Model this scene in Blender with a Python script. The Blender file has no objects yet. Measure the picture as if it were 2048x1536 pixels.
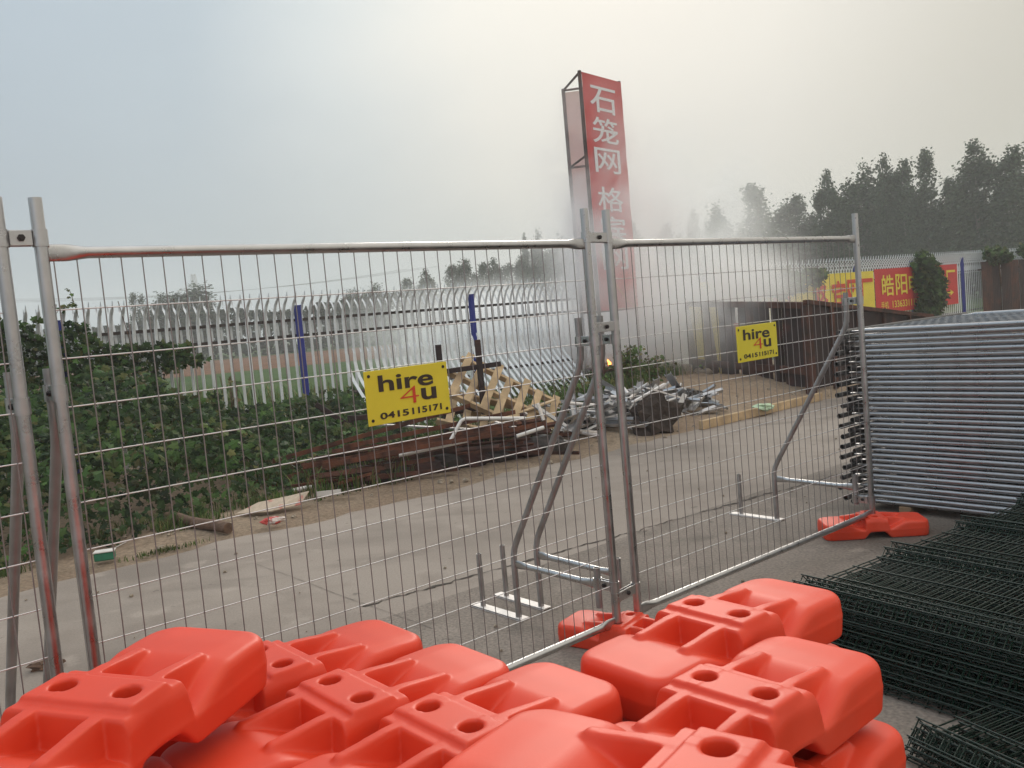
import bpy, math, random
import numpy as np
from mathutils import Vector, Matrix, Euler, noise as mnoise

SC = bpy.context.scene
COL = SC.collection
PI = math.pi
R = math.radians
V = Vector

# ------------------------------------------------------------------ camera
CAM_F, CAM_PITCH, CAM_ROLL, CAM_H = 1752.6, 0.0744, 0.0894, 1.6764
cam = bpy.data.cameras.new('camera')
cam.sensor_width = 36.0
cam.lens = CAM_F / 2048 * 36.0
cam.clip_start = 0.05
cam.clip_end = 3000
camo = bpy.data.objects.new('camera', cam)
COL.objects.link(camo)
_fw = V((0, math.cos(CAM_PITCH), -math.sin(CAM_PITCH)))
_r0 = V((1, 0, 0))
_u0 = V((0, math.sin(CAM_PITCH), math.cos(CAM_PITCH)))
_cr, _sr = math.cos(CAM_ROLL), math.sin(CAM_ROLL)
_r = _r0 * _cr - _u0 * _sr
_u = _r0 * _sr + _u0 * _cr
camo.matrix_world = Matrix(((_r.x, _u.x, -_fw.x, 0), (_r.y, _u.y, -_fw.y, 0), (_r.z, _u.z, -_fw.z, CAM_H), (0, 0, 0, 1)))
SC.camera = camo

# ------------------------------------------------------------------ render settings, exposure
SC.view_settings.view_transform = 'Standard'
SC.view_settings.look = 'None'
SC.view_settings.gamma = 1
SC.view_settings.exposure = 0.25
SC.cycles.use_denoising = True
SC.cycles.max_bounces = 12
SC.cycles.diffuse_bounces = 3
SC.cycles.glossy_bounces = 3
SC.cycles.transparent_max_bounces = 8
SC.cycles.volume_bounces = 10
SC.cycles.volume_step_rate = 0.45
SC.cycles.volume_max_steps = 256

# ------------------------------------------------------------------ sky and sun
SUN_AZ = R(7)       # to the right of straight ahead
SUN_EL = R(27)
w = bpy.data.worlds.new('World')
SC.world = w
w.use_nodes = True
nt = w.node_tree
nt.nodes.clear()
N = nt.nodes.new
LK = nt.links.new


def wm(op, a, b=None, c=None):
    n = N('ShaderNodeMath'); n.operation = op
    for i, x in enumerate((a, b, c)):
        if x is None: continue
        if isinstance(x, (int, float)): n.inputs[i].default_value = x
        else: LK(x, n.inputs[i])
    return n.outputs[0]


sky = N('ShaderNodeTexSky')
sky.sky_type = 'NISHITA'
sky.sun_disc = False
sky.sun_elevation = SUN_EL
sky.sun_rotation = SUN_AZ
sky.air_density = 2.0
sky.dust_density = 6.0
bg1 = N('ShaderNodeBackground'); bg1.inputs['Strength'].default_value = 0.05
LK(sky.outputs[0], bg1.inputs['Color'])
# overcast layer: thin grey-blue cloud on the left, warm glow round the hidden sun, smoky grey on the right
tc = N('ShaderNodeTexCoord')
sep = N('ShaderNodeSeparateXYZ')
nv = N('ShaderNodeVectorMath'); nv.operation = 'NORMALIZE'
LK(tc.outputs['Generated'], nv.inputs[0])
LK(nv.outputs[0], sep.inputs[0])
X, Y, Z = sep.outputs
cn = N('ShaderNodeTexNoise'); cn.inputs['Scale'].default_value = 2.2; cn.inputs['Detail'].default_value = 4; cn.inputs['Roughness'].default_value = 0.5
cm = N('ShaderNodeMapping'); cm.inputs['Scale'].default_value = (1, 1, 2.2)
LK(nv.outputs[0], cm.inputs[0]); LK(cm.outputs[0], cn.inputs['Vector'])
nz = wm('SUBTRACT', cn.outputs['Fac'], 0.5)
xs = wm('ADD', wm('MULTIPLY_ADD', X, 1.0, 0.5), wm('MULTIPLY', nz, 0.22))
ramp = N('ShaderNodeValToRGB')
el = ramp.color_ramp.elements
el[0].position = 0.0; el[0].color = (0.34, 0.41, 0.475, 1)
el[1].position = 1.0; el[1].color = (0.50, 0.48, 0.42, 1)
for p, c in ((0.20, (0.37, 0.44, 0.495, 1)), (0.35, (0.46, 0.51, 0.535, 1)), (0.50, (0.57, 0.575, 0.555, 1)), (0.64, (0.585, 0.578, 0.555, 1)), (0.8, (0.585, 0.572, 0.54, 1))):
    e = el.new(p); e.color = c
LK(xs, ramp.inputs[0])
# glow
gd = V((math.sin(SUN_AZ) * math.cos(R(19)), math.cos(SUN_AZ) * math.cos(R(19)), math.sin(R(19))))
dt = N('ShaderNodeVectorMath'); dt.operation = 'DOT_PRODUCT'
LK(nv.outputs[0], dt.inputs[0]); dt.inputs[1].default_value = gd
gl = N('ShaderNodeMapRange'); gl.interpolation_type = 'SMOOTHSTEP'
LK(wm('ADD', dt.outputs['Value'], wm('MULTIPLY', nz, 0.04)), gl.inputs[0])
gl.inputs[1].default_value = 0.91; gl.inputs[2].default_value = 1.0; gl.inputs[3].default_value = 0; gl.inputs[4].default_value = 1
gm = N('ShaderNodeMix'); gm.data_type = 'RGBA'; gm.blend_type = 'ADD'
LK(gl.outputs[0], gm.inputs[0]); LK(ramp.outputs[0], gm.inputs[6]); gm.inputs[7].default_value = (0.095, 0.09, 0.074, 1)
# brighter towards the zenith, boosted behind the viewer to light the near faces, brighter patches of cloud
zen = N('ShaderNodeMapRange'); zen.interpolation_type = 'SMOOTHSTEP'
LK(Z, zen.inputs[0]); zen.inputs[1].default_value = 0.28; zen.inputs[2].default_value = 0.85; zen.inputs[3].default_value = 1.0; zen.inputs[4].default_value = 1.6
top = N('ShaderNodeMapRange'); top.interpolation_type = 'SMOOTHSTEP'
LK(Z, top.inputs[0]); top.inputs[1].default_value = 0.10; top.inputs[2].default_value = 0.36; top.inputs[3].default_value = 1.0; top.inputs[4].default_value = 1.16
back = N('ShaderNodeMapRange'); back.interpolation_type = 'SMOOTHSTEP'
LK(Y, back.inputs[0]); back.inputs[1].default_value = -0.7; back.inputs[2].default_value = 0.5; back.inputs[3].default_value = 1.2; back.inputs[4].default_value = 1.0
st = wm('MULTIPLY', wm('MULTIPLY', zen.outputs[0], back.outputs[0]), wm('MULTIPLY', top.outputs[0], wm('MULTIPLY_ADD', nz, 0.12, 1.0)))
bg2 = N('ShaderNodeBackground')
LK(gm.outputs[2], bg2.inputs['Color'])
LK(st, bg2.inputs['Strength'])
ad = N('ShaderNodeMixShader'); ad.inputs[0].default_value = 0.965
LK(bg1.outputs[0], ad.inputs[1]); LK(bg2.outputs[0], ad.inputs[2])
wo = N('ShaderNodeOutputWorld')
LK(ad.outputs[0], wo.inputs['Surface'])

sun = bpy.data.lights.new('sun', 'SUN')
sun.energy = 1.0
sun.angle = R(18)
sun.color = (1.0, 0.93, 0.82)
suno = bpy.data.objects.new('sun', sun)
COL.objects.link(suno)
_sd = V((math.sin(SUN_AZ) * math.cos(SUN_EL), math.cos(SUN_AZ) * math.cos(SUN_EL), math.sin(SUN_EL)))
suno.rotation_euler = _sd.to_track_quat('Z', 'Y').to_euler()
suno.location = _sd * 50

# ------------------------------------------------------------------ frame of the place
# s runs along the road, D across it (D grows away from the viewer)
AX = V((math.cos(0.70), math.sin(0.70), 0))
NX = V((-AX.y, AX.x, 0))


def W(s, D, z=0.0):
    p = AX * s + NX * D
    return V((p.x, p.y, z))


def at_depth(u, v, Yd):
    """point of the surveyed place that lies Yd metres ahead"""
    a, b = (u - 1024), -(v - 768)
    U = _cr * a + _sr * b
    Vv = -_sr * a + _cr * b
    c, s = math.cos(CAM_PITCH), math.sin(CAM_PITCH)
    rx, ry, rz = U / CAM_F, c + s * Vv / CAM_F, -s + c * Vv / CAM_F
    t = Yd / ry
    return V((rx * t, Yd, CAM_H + rz * t))


rnd = random.Random(7)

# ------------------------------------------------------------------ mesh builder


class MB:
    def __init__(self):
        self.v = []; self.f = []; self.sm = []; self.mi = []; self.m = 0

    def add(self, vs, fs, smooth=False):
        o = len(self.v)
        self.v.extend([tuple(x) for x in vs])
        for f in fs:
            self.f.append([i + o for i in f]); self.sm.append(smooth); self.mi.append(self.m)

    def box(self, c, size, M=None, bevel=0.0):
        x, y, z = size[0] / 2, size[1] / 2, size[2] / 2
        c = V(c)
        if bevel > 0:
            b = min(bevel, x * .9, y * .9, z * .9)
            vs = []; idx = {}
            for sx in (-1, 1):
                for sy in (-1, 1):
                    for sz in (-1, 1):
                        for k in range(3):
                            p = V((sx * x, sy * y, sz * z))
                            for j in range(3):
                                if j != k: p[j] -= (sx, sy, sz)[j] * b
                            idx[(sx, sy, sz, k)] = len(vs); vs.append(p)
            fs = []
            for k in range(3):
                a, b2 = [j for j in range(3) if j != k]
                for s in (-1, 1):
                    q = []
                    for (i, j) in ((-1, -1), (1, -1), (1, 1), (-1, 1)):
                        key = [0, 0, 0]; key[k] = s; key[a] = i; key[b2] = j
                        q.append(idx[(key[0], key[1], key[2], k)])
                    fs.append(q)
            for k in range(3):   # edges along axis k
                a, b2 = [j for j in range(3) if j != k]
                for i in (-1, 1):
                    for j in (-1, 1):
                        q = []
                        for (s, kk) in ((-1, a), (1, a), (1, b2), (-1, b2)):
                            key = [0, 0, 0]; key[k] = s; key[a] = i; key[b2] = j
                            q.append(idx[(key[0], key[1], key[2], kk)])
                        fs.append(q)
            for sx in (-1, 1):
                for sy in (-1, 1):
                    for sz in (-1, 1):
                        fs.append([idx[(sx, sy, sz, k)] for k in range(3)])
        else:
            vs = [V((sx * x, sy * y, sz * z)) for sx in (-1, 1) for sy in (-1, 1) for sz in (-1, 1)]
            fs = [(0, 1, 3, 2), (4, 6, 7, 5), (0, 4, 5, 1), (2, 3, 7, 6), (0, 2, 6, 4), (1, 5, 7, 3)]
        if M is not None:
            vs = [M @ p for p in vs]
        vs = [p + c for p in vs]
        self.add(vs, fs)

    def bar(self, a, b, wx, wz, up=(0, 0, 1), bevel=0.0):
        a, b = V(a), V(b)
        d = (b - a); L = d.length; d.normalize()
        u = V(up)
        sdir = d.cross(u)
        if sdir.length < 1e-4: sdir = d.cross(V((1, 0, 0)))
        sdir.normalize(); u = sdir.cross(d)
        M = Matrix((d, sdir, u)).transposed()
        self.box((a + b) / 2, (L, wx, wz), M, bevel)

    def tube(self, path, r, n=10, cap=True, up=(0, 0, 1), wall=0.0):
        """path of points, r = radius or list of radius / (side, up) pairs"""
        P = [V(p) for p in path]
        k = len(P)
        rs = r if isinstance(r, (list, tuple)) else [r] * k
        rs = [(q, q) if not isinstance(q, (list, tuple)) else q for q in rs]
        rings = []
        for i in range(k):
            t = (P[min(i + 1, k - 1)] - P[max(i - 1, 0)]).normalized()
            u = V(up); sd = t.cross(u)
            if sd.length < 1e-3: sd = t.cross(V((1, 0, 0)))
            sd.normalize(); u = sd.cross(t)
            rings.append([P[i] + sd * (math.cos(2 * PI * j / n) * rs[i][0]) + u * (math.sin(2 * PI * j / n) * rs[i][1]) for j in range(n)])
        vs = [p for ring in rings for p in ring]
        fs = [(i * n + j, i * n + (j + 1) % n, (i + 1) * n + (j + 1) % n, (i + 1) * n + j) for i in range(k - 1) for j in range(n)]
        self.add(vs, fs, True)
        if wall > 0:
            ins = []
            for i in range(k):
                sc = max(0.1, 1 - wall / max(rs[i]))
                ins += [P[i] + (p - P[i]) * sc for p in rings[i]]
            self.add(ins, [tuple(reversed(f)) for f in fs], True)
            for i in (0, k - 1):
                ii = ins[i * n:(i + 1) * n]
                self.add(rings[i] + ii, [(j, (j + 1) % n, n + (j + 1) % n, n + j) for j in range(n)])
        elif cap:
            self.add(rings[0], [tuple(range(n))]); self.add(rings[-1], [tuple(reversed(range(n)))])

    def quad(self, c, sx, sy, M):
        vs = [V((-sx, -sy, 0)), V((sx, -sy, 0)), V((sx, sy, 0)), V((-sx, sy, 0))]
        c = V(c)
        self.add([M @ p + c for p in vs], [(0, 1, 2, 3)])

    def build(self, name, mats, parent=None, link=True):
        me = bpy.data.meshes.new(name)
        me.from_pydata(self.v, [], self.f)
        if not isinstance(mats, (list, tuple)): mats = [mats]
        for m in mats: me.materials.append(m)
        me.polygons.foreach_set('use_smooth', self.sm)
        if len(mats) > 1: me.polygons.foreach_set('material_index', self.mi)
        me.update()
        o = bpy.data.objects.new(name, me)
        if link: COL.objects.link(o)
        if parent is not None: o.parent = parent
        return o


def empty(name, loc=(0, 0, 0), rz=0.0, M=None):
    o = bpy.data.objects.new(name, None)
    o.empty_display_size = 0.1
    COL.objects.link(o)
    if M is not None: o.matrix_world = M
    else:
        o.location = loc; o.rotation_euler = (0, 0, rz)
    return o


def tag(o, label=None, cat=None, group=None, kind=None):
    if label: o['label'] = label
    if cat: o['category'] = cat
    if group: o['group'] = group
    if kind: o['kind'] = kind
    return o


def dup(root, M=None, label=None, group=None, parent=None):
    c = root.copy(); COL.objects.link(c)
    if parent is not None:
        c.parent = parent
    if M is not None: c.matrix_world = M
    if label: c['label'] = label
    if group: c['group'] = group
    for ch in list(root.children):
        dup(ch, None, None, None, c)
    return c


def frame(origin, x, y, z):
    x, y, z = V(x), V(y), V(z)
    return Matrix(((x.x, y.x, z.x, origin[0]), (x.y, y.y, z.y, origin[1]), (x.z, y.z, z.z, origin[2]), (0, 0, 0, 1)))


_text_cache = {}


def text_mesh(body, offset=0.0, shear=0.0):
    key = (body, offset, shear)
    if key in _text_cache: return _text_cache[key]
    c = bpy.data.curves.new('lettering', 'FONT')
    c.body = body; c.offset = offset; c.resolution_u = 4; c.shear = shear
    o = bpy.data.objects.new('lettering', c)
    COL.objects.link(o)
    bpy.context.view_layer.update()
    dg = bpy.context.evaluated_depsgraph_get()
    me = bpy.data.meshes.new_from_object(o.evaluated_get(dg))
    vs = [v.co.copy() for v in me.vertices]
    fs = [tuple(p.vertices) for p in me.polygons]
    bpy.data.objects.remove(o); bpy.data.curves.remove(c); bpy.data.meshes.remove(me)
    x0 = min(v.x for v in vs); x1 = max(v.x for v in vs); y0 = min(v.y for v in vs); y1 = max(v.y for v in vs)
    _text_cache[key] = (vs, fs, x0, x1, y0, y1)
    return _text_cache[key]


def add_text(mb, body, rect, place, offset=0.0, shear=0.0):
    """rect=(x0,y0,x1,y1) in the face's own metres, place(x,y)->point"""
    vs, fs, x0, x1, y0, y1 = text_mesh(body, offset, shear)
    q = []
    for v in vs:
        a = rect[0] + (v.x - x0) / (x1 - x0) * (rect[2] - rect[0])
        b = rect[1] + (v.y - y0) / (y1 - y0) * (rect[3] - rect[1])
        q.append(place(a, b))
    mb.add(q, fs)


# ------------------------------------------------------------------ materials
def mat(name, col, rough=0.6, metal=0.0, var=0.12, scale=6.0, bump=0.0, bscale=60.0, col2=None, mask=(0.45, 0.62), island=0.0, icol=None, spec=0.5, translucent=0.0, detail=5.0, emit=None):
    m = bpy.data.materials.new(name)
    m.use_nodes = True
    t = m.node_tree
    b = t.nodes['Principled BSDF']
    L = t.links.new
    b.inputs['Roughness'].default_value = rough
    b.inputs['Metallic'].default_value = metal
    b.inputs['Specular IOR Level'].default_value = spec
    co = t.nodes.new('ShaderNodeTexCoord')
    n1 = t.nodes.new('ShaderNodeTexNoise'); n1.inputs['Scale'].default_value = scale; n1.inputs['Detail'].default_value = detail
    L(co.outputs['Object'], n1.inputs['Vector'])
    mr = t.nodes.new('ShaderNodeMapRange'); mr.inputs[1].default_value = 0.3; mr.inputs[2].default_value = 0.7
    mr.inputs[3].default_value = 1 - var; mr.inputs[4].default_value = 1 + var
    L(n1.outputs['Fac'], mr.inputs[0])
    base = None
    if col2 is not None:
        n2 = t.nodes.new('ShaderNodeTexNoise'); n2.inputs['Scale'].default_value = scale * 0.37; n2.inputs['Detail'].default_value = 6
        L(co.outputs['Object'], n2.inputs['Vector'])
        k = t.nodes.new('ShaderNodeMapRange'); k.inputs[1].default_value = mask[0]; k.inputs[2].default_value = mask[1]
        L(n2.outputs['Fac'], k.inputs[0])
        mx = t.nodes.new('ShaderNodeMix'); mx.data_type = 'RGBA'
        L(k.outputs[0], mx.inputs[0]); mx.inputs[6].default_value = (*col, 1); mx.inputs[7].default_value = (*col2, 1)
        base = mx.outputs[2]
    if icol is not None:
        g0 = t.nodes.new('ShaderNodeNewGeometry')
        wn = t.nodes.new('ShaderNodeMath'); wn.operation = 'MULTIPLY'; wn.inputs[1].default_value = 37.7; L(g0.outputs['Random Per Island'], wn.inputs[0])
        fr = t.nodes.new('ShaderNodeMath'); fr.operation = 'FRACT'; L(wn.outputs[0], fr.inputs[0])
        cr = t.nodes.new('ShaderNodeValToRGB'); ce = cr.color_ramp.elements
        ce[0].color = (*col, 1); ce[1].color = (*icol[-1], 1); ce[1].position = 1.0
        for ii, cc in enumerate(icol[:-1]):
            ee = ce.new(0.45 + 0.45 * (ii + 1) / len(icol)); ee.color = (*cc, 1)
        L(fr.outputs[0], cr.inputs[0]); base = cr.outputs[0]
    val = mr.outputs[0]
    if island > 0:
        g = t.nodes.new('ShaderNodeNewGeometry')
        ir = t.nodes.new('ShaderNodeMapRange'); ir.inputs[3].default_value = 1 - island; ir.inputs[4].default_value = 1 + island
        L(g.outputs['Random Per Island'], ir.inputs[0])
        mu = t.nodes.new('ShaderNodeMath'); mu.operation = 'MULTIPLY'
        L(ir.outputs[0], mu.inputs[0]); L(val, mu.inputs[1]); val = mu.outputs[0]
    hv = t.nodes.new('ShaderNodeHueSaturation')
    if base is not None: L(base, hv.inputs['Color'])
    else: hv.inputs['Color'].default_value = (*col, 1)
    L(val, hv.inputs['Value'])
    L(hv.outputs[0], b.inputs['Base Color'])
    if bump > 0:
        n3 = t.nodes.new('ShaderNodeTexNoise'); n3.inputs['Scale'].default_value = bscale; n3.inputs['Detail'].default_value = 4
        L(co.outputs['Object'], n3.inputs['Vector'])
        bp = t.nodes.new('ShaderNodeBump'); bp.inputs['Strength'].default_value = bump; bp.inputs['Distance'].default_value = 0.02
        L(n3.outputs['Fac'], bp.inputs['Height']); L(bp.outputs[0], b.inputs['Normal'])
    if metal > 0.5:
        rr = t.nodes.new('ShaderNodeMapRange'); rr.inputs[1].default_value = 0.3; rr.inputs[2].default_value = 0.7
        rr.inputs[3].default_value = rough * 0.8; rr.inputs[4].default_value = min(1, rough * 1.35)
        L(n1.outputs['Fac'], rr.inputs[0]); L(rr.outputs[0], b.inputs['Roughness'])
    if translucent > 0:
        out = t.nodes['Material Output']
        tr = t.nodes.new('ShaderNodeBsdfTranslucent'); L(hv.outputs[0], tr.inputs['Color'])
        ms = t.nodes.new('ShaderNodeMixShader'); ms.inputs[0].default_value = translucent
        L(b.outputs[0], ms.inputs[1]); L(tr.outputs[0], ms.inputs[2]); L(ms.outputs[0], out.inputs['Surface'])
    if emit:
        b.inputs['Emission Color'].default_value = (*emit[0], 1); b.inputs['Emission Strength'].default_value = emit[1]
    return m


M = {}
M['galv'] = mat('galvanised_steel', (0.50, 0.49, 0.49), 0.30, 1.0, 0.10, 14, 0.04, 90)
M['wire_pale'] = mat('bright_wire', (0.74, 0.72, 0.72), 0.35, 0.6, 0.08, 14)
M['wire'] = mat('brownish_wire', (0.30, 0.27, 0.265), 0.45, 0.7, 0.10, 14)
M['galv_old'] = mat('weathered_galvanised_steel', (0.40, 0.385, 0.38), 0.42, 0.9, 0.18, 9, 0.06, 70)
M['galv_stack'] = mat('stacked_galvanised_steel', (0.42, 0.415, 0.425), 0.30, 0.9, 0.10, 10, 0.03, 90)
M['galv_shade'] = mat('shade_darkened_steel', (0.13, 0.125, 0.125), 0.5, 0.7, 0.2, 9)  # galvanised steel with the shade inside the stack put into its colour
M['zinc_plate'] = mat('pale_zinc_plate', (0.78, 0.72, 0.68), 0.55, 0.2, 0.10, 20)
M['orange'] = mat('orange_polyethylene', (0.72, 0.053, 0.018), 0.46, 0.0, 0.08, 5, 0.025, 260, spec=0.36, col2=(0.68, 0.085, 0.045), mask=(0.50, 0.80))
M['dark'] = mat('dark_bolt_steel', (0.05, 0.045, 0.045), 0.5, 0.6)
M['yellow'] = mat('yellow_plastic_board', (0.72, 0.60, 0.035), 0.45, 0, 0.04, 10)
M['ink'] = mat('dark_brown_print', (0.035, 0.022, 0.015), 0.5, 0, 0.05)
M['redprint'] = mat('red_print', (0.60, 0.055, 0.02), 0.5, 0, 0.05)
M['green_wire'] = mat('green_coated_wire', (0.005, 0.017, 0.011), 0.28, 0, 0.2, 4, spec=0.45)
M['rust'] = mat('rusty_steel', (0.085, 0.030, 0.018), 0.85, 0.1, 0.35, 9, 0.3, 60, col2=(0.040, 0.019, 0.014))
M['rust_orange'] = mat('fresh_orange_rust', (0.125, 0.040, 0.018), 0.9, 0, 0.4, 12, 0.3, 60, col2=(0.06, 0.022, 0.014))
M['rust_dark'] = mat('dark_rusty_sheet', (0.030, 0.016, 0.015), 0.85, 0.1, 0.35, 5, 0.25, 40, col2=(0.085, 0.028, 0.020), mask=(0.55, 0.7))
M['pale'] = mat('white_painted_steel', (0.78, 0.79, 0.80), 0.45, 0, 0.07, 5)
M['blue'] = mat('blue_painted_steel', (0.018, 0.028, 0.24), 0.45, 0, 0.1, 5)
M['rail'] = mat('dark_fence_rail', (0.06, 0.045, 0.042), 0.7, 0.2, 0.2, 8)
M['wood'] = mat('pale_pallet_wood', (0.50, 0.35, 0.20), 0.75, 0, 0.22, 7, 0.2, 50, col2=(0.38, 0.26, 0.15))
M['oldwood'] = mat('weathered_timber', (0.26, 0.17, 0.10), 0.85, 0, 0.25, 8, 0.3, 40)
M['stump'] = mat('dark_brown_bark', (0.040, 0.026, 0.019), 0.95, 0, 0.4, 14, 0.8, 30)
M['log'] = mat('log_bark', (0.13, 0.075, 0.048), 0.9, 0, 0.3, 14, 0.6, 30)
M['banner_red'] = mat('red_banner_vinyl', (0.58, 0.045, 0.040), 0.55, 0, 0.08, 2, translucent=0.2)
M['banner_back'] = mat('faded_pink_banner_back', (0.62, 0.42, 0.40), 0.7, 0, 0.15, 1.5, col2=(0.60, 0.46, 0.42), translucent=0.5)
M['banner_yellow'] = mat('yellow_banner_vinyl', (0.78, 0.63, 0.06), 0.55, 0, 0.06, 2)
M['banner_white'] = mat('white_banner_print', (0.72, 0.72, 0.74), 0.6, 0, 0.05, 2)
M['banner_orange'] = mat('orange_banner_print', (0.62, 0.25, 0.04), 0.6, 0, 0.1, 2)
M['leaf'] = mat('vine_leaves', (0.019, 0.042, 0.012), 0.55, 0, 0.5, 1.3, island=0.55, icol=[(0.040, 0.080, 0.020), (0.058, 0.105, 0.026), (0.10, 0.095, 0.035)], spec=0.15, translucent=0.25)
M['leaf2'] = mat('weed_leaves', (0.060, 0.105, 0.026), 0.6, 0, 0.3, 1.5, island=0.5, icol=[(0.085, 0.14, 0.035), (0.13, 0.15, 0.05), (0.20, 0.16, 0.07)], spec=0.15, translucent=0.25)
M['tree'] = mat('poplar_leaves', (0.072, 0.098, 0.056), 0.6, 0, 0.2, 0.5, island=0.45, spec=0.15, translucent=0.2)
M['fartree'] = mat('far_tree_leaves', (0.014, 0.026, 0.011), 0.8, 0, 0.2, 0.3, island=0.45, spec=0.1)
M['bark'] = mat('pale_bark', (0.20, 0.18, 0.15), 0.9, 0, 0.2, 4)
M['concrete'] = None
M['ash'] = mat('charred_rubble', (0.045, 0.038, 0.035), 0.95, 0, 0.4, 10, 0.6, 20)
M['rubble'] = mat('broken_rubble', (0.30, 0.24, 0.18), 0.95, 0, 0.3, 9, 0.5, 25)
M['card'] = mat('dirty_cardboard', (0.46, 0.36, 0.27), 0.9, 0, 0.15, 14, 0.15, 30, col2=(0.45, 0.16, 0.13), mask=(0.60, 0.66))
M['red_can'] = mat('crushed_red_packet', (0.50, 0.05, 0.04), 0.5, 0, 0.2, 40, col2=(0.6, 0.5, 0.45), mask=(0.5, 0.55))
M['green_box'] = mat('green_plastic_tub', (0.02, 0.16, 0.085), 0.5, 0, 0.2, 20)
M['litter'] = mat('pale_green_bag', (0.50, 0.62, 0.42), 0.7, 0, 0.2, 12)
M['pvc'] = mat('white_pipe', (0.66, 0.62, 0.58), 0.5, 0, 0.12, 9)
M['flame'] = mat('flame', (0.9, 0.3, 0.05), 0.9, emit=((1.0, 0.33, 0.06), 5.0))


def ground_mat(name, c1, c2, c3, s1=0.5, s2=40.0, rough=0.9, bump=0.25, streak=None, speck=0.18, stain=0.0, spec=0.06):
    m = bpy.data.materials.new(name); m.use_nodes = True
    t = m.node_tree; b = t.nodes['Principled BSDF']; L = t.links.new
    b.inputs['Roughness'].default_value = rough
    b.inputs['Specular IOR Level'].default_value = spec
    co = t.nodes.new('ShaderNodeTexCoord')
    mp = t.nodes.new('ShaderNodeMapping')
    mp.inputs['Rotation'].default_value = (0, 0, -0.70)
    if streak: mp.inputs['Scale'].default_value = streak
    L(co.outputs['Object'], mp.inputs[0])

    def nz(sc, det, src):
        n = t.nodes.new('ShaderNodeTexNoise'); n.inputs['Scale'].default_value = sc; n.inputs['Detail'].default_value = det
        L(src, n.inputs['Vector']); return n.outputs['Fac']

    def mrng(x, a, bb, c=0.0, d=1.0):
        n = t.nodes.new('ShaderNodeMapRange'); L(x, n.inputs[0])
        for i, q in enumerate((a, bb, c, d)): n.inputs[i + 1].default_value = q
        return n.outputs[0]

    def mix(f, a, bb, mode='MIX'):
        n = t.nodes.new('ShaderNodeMix'); n.data_type = 'RGBA'; n.blend_type = mode
        L(f, n.inputs[0])
        for i, q in ((6, a), (7, bb)):
            if isinstance(q, tuple): n.inputs[i].default_value = (*q, 1)
            else: L(q, n.inputs[i])
        return n.outputs[2]
    a = mix(mrng(nz(s1, 6, mp.outputs[0]), 0.38, 0.62), c1, c2)
    a = mix(mrng(nz(s1 * 5.3, 5, co.outputs['Object']), 0.52, 0.72, 0, 0.8), a, c3)
    if stain:
        a = mix(mrng(nz(0.55, 7, co.outputs['Object']), 0.50, 0.66, 0, stain), a, tuple(q * 0.62 for q in c3))
        a = mix(mrng(nz(1.9, 8, mp.outputs[0]), 0.60, 0.70, 0, stain * .8), a, tuple(q * 0.70 for q in c3))
        a = mix(mrng(nz(7.5, 3, co.outputs['Object']), 0.69, 0.73, 0, stain), a, tuple(q * 0.5 for q in c3))
        a = mix(mrng(nz(2.6, 8, co.outputs['Object']), 0.62, 0.70, 0, stain * .8), a, tuple(min(1, q * 1.2) for q in c2))
    fine = nz(s2, 3, co.outputs['Object'])
    hv = t.nodes.new('ShaderNodeHueSaturation'); L(a, hv.inputs['Color'])
    L(mrng(fine, 0.3, 0.7, 1 - speck, 1 + speck), hv.inputs['Value'])
    L(hv.outputs[0], b.inputs['Base Color'])
    bp = t.nodes.new('ShaderNodeBump'); bp.inputs['Strength'].default_value = bump; bp.inputs['Distance'].default_value = 0.015
    L(fine, bp.inputs['Height']); L(bp.outputs[0], b.inputs['Normal'])
    return m


M['road'] = ground_mat('smooth_concrete', (0.275, 0.225, 0.190), (0.315, 0.263, 0.224), (0.23, 0.187, 0.156), 0.45, 70, 0.85, 0.12, (0.30, 1.0, 1), 0.10, 0.6, 0.3)
M['yard'] = ground_mat('rough_concrete', (0.205, 0.167, 0.140), (0.243, 0.201, 0.170), (0.155, 0.127, 0.105), 0.6, 55, 0.9, 0.3, None, 0.28, 0.8, 0.3)
M['dirt'] = ground_mat('dry_dirt', (0.215, 0.155, 0.110), (0.27, 0.205, 0.148), (0.155, 0.115, 0.08), 0.9, 30, 1.0, 0.6, None, 0.25)
M['sand'] = ground_mat('sandy_dirt', (0.27, 0.195, 0.138), (0.31, 0.235, 0.17), (0.24, 0.17, 0.115), 0.9, 26, 1.0, 0.6, None, 0.22)
M['field'] = ground_mat('field_grass', (0.040, 0.085, 0.022), (0.060, 0.10, 0.030), (0.08, 0.075, 0.04), 0.25, 6, 1.0, 0.6, None, 0.35)
M['soil'] = ground_mat('bare_red_soil', (0.15, 0.070, 0.042), (0.18, 0.090, 0.055), (0.07, 0.065, 0.03), 0.12, 3, 1.0, 0.5, None, 0.25)
M['crack'] = mat('crack_dirt', (0.06, 0.047, 0.038), 1.0, 0, 0.3, 20)
M['joint'] = mat('joint_filler', (0.20, 0.17, 0.145), 1.0, 0, 0.3, 20)

# ------------------------------------------------------------------ ground, roads, field
g = MB()
g.add([W(s, D, -0.03) for s, D in ((-420, -300), (420, -300), (420, 13.2), (-420, 13.2))], [(0, 1, 2, 3)])
tag(g.build('ground', M['dirt']), kind='structure')
g = MB()
g.add([W(s, D, -0.026) for s, D in ((-420, 13.2), (420, 13.2), (420, 420), (-420, 420))], [(0, 1, 2, 3)])
tag(g.build('field', M['field']), kind='structure')
g = MB()
pts = [(-90, 47), (-30, 50), (14, 57), (30, 70), (30, 98), (-90, 98)]
g.add([(x, y, -0.02) for x, y in pts], [tuple(range(len(pts)))])
tag(g.build('bare_soil', M['soil']), kind='structure')


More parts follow.
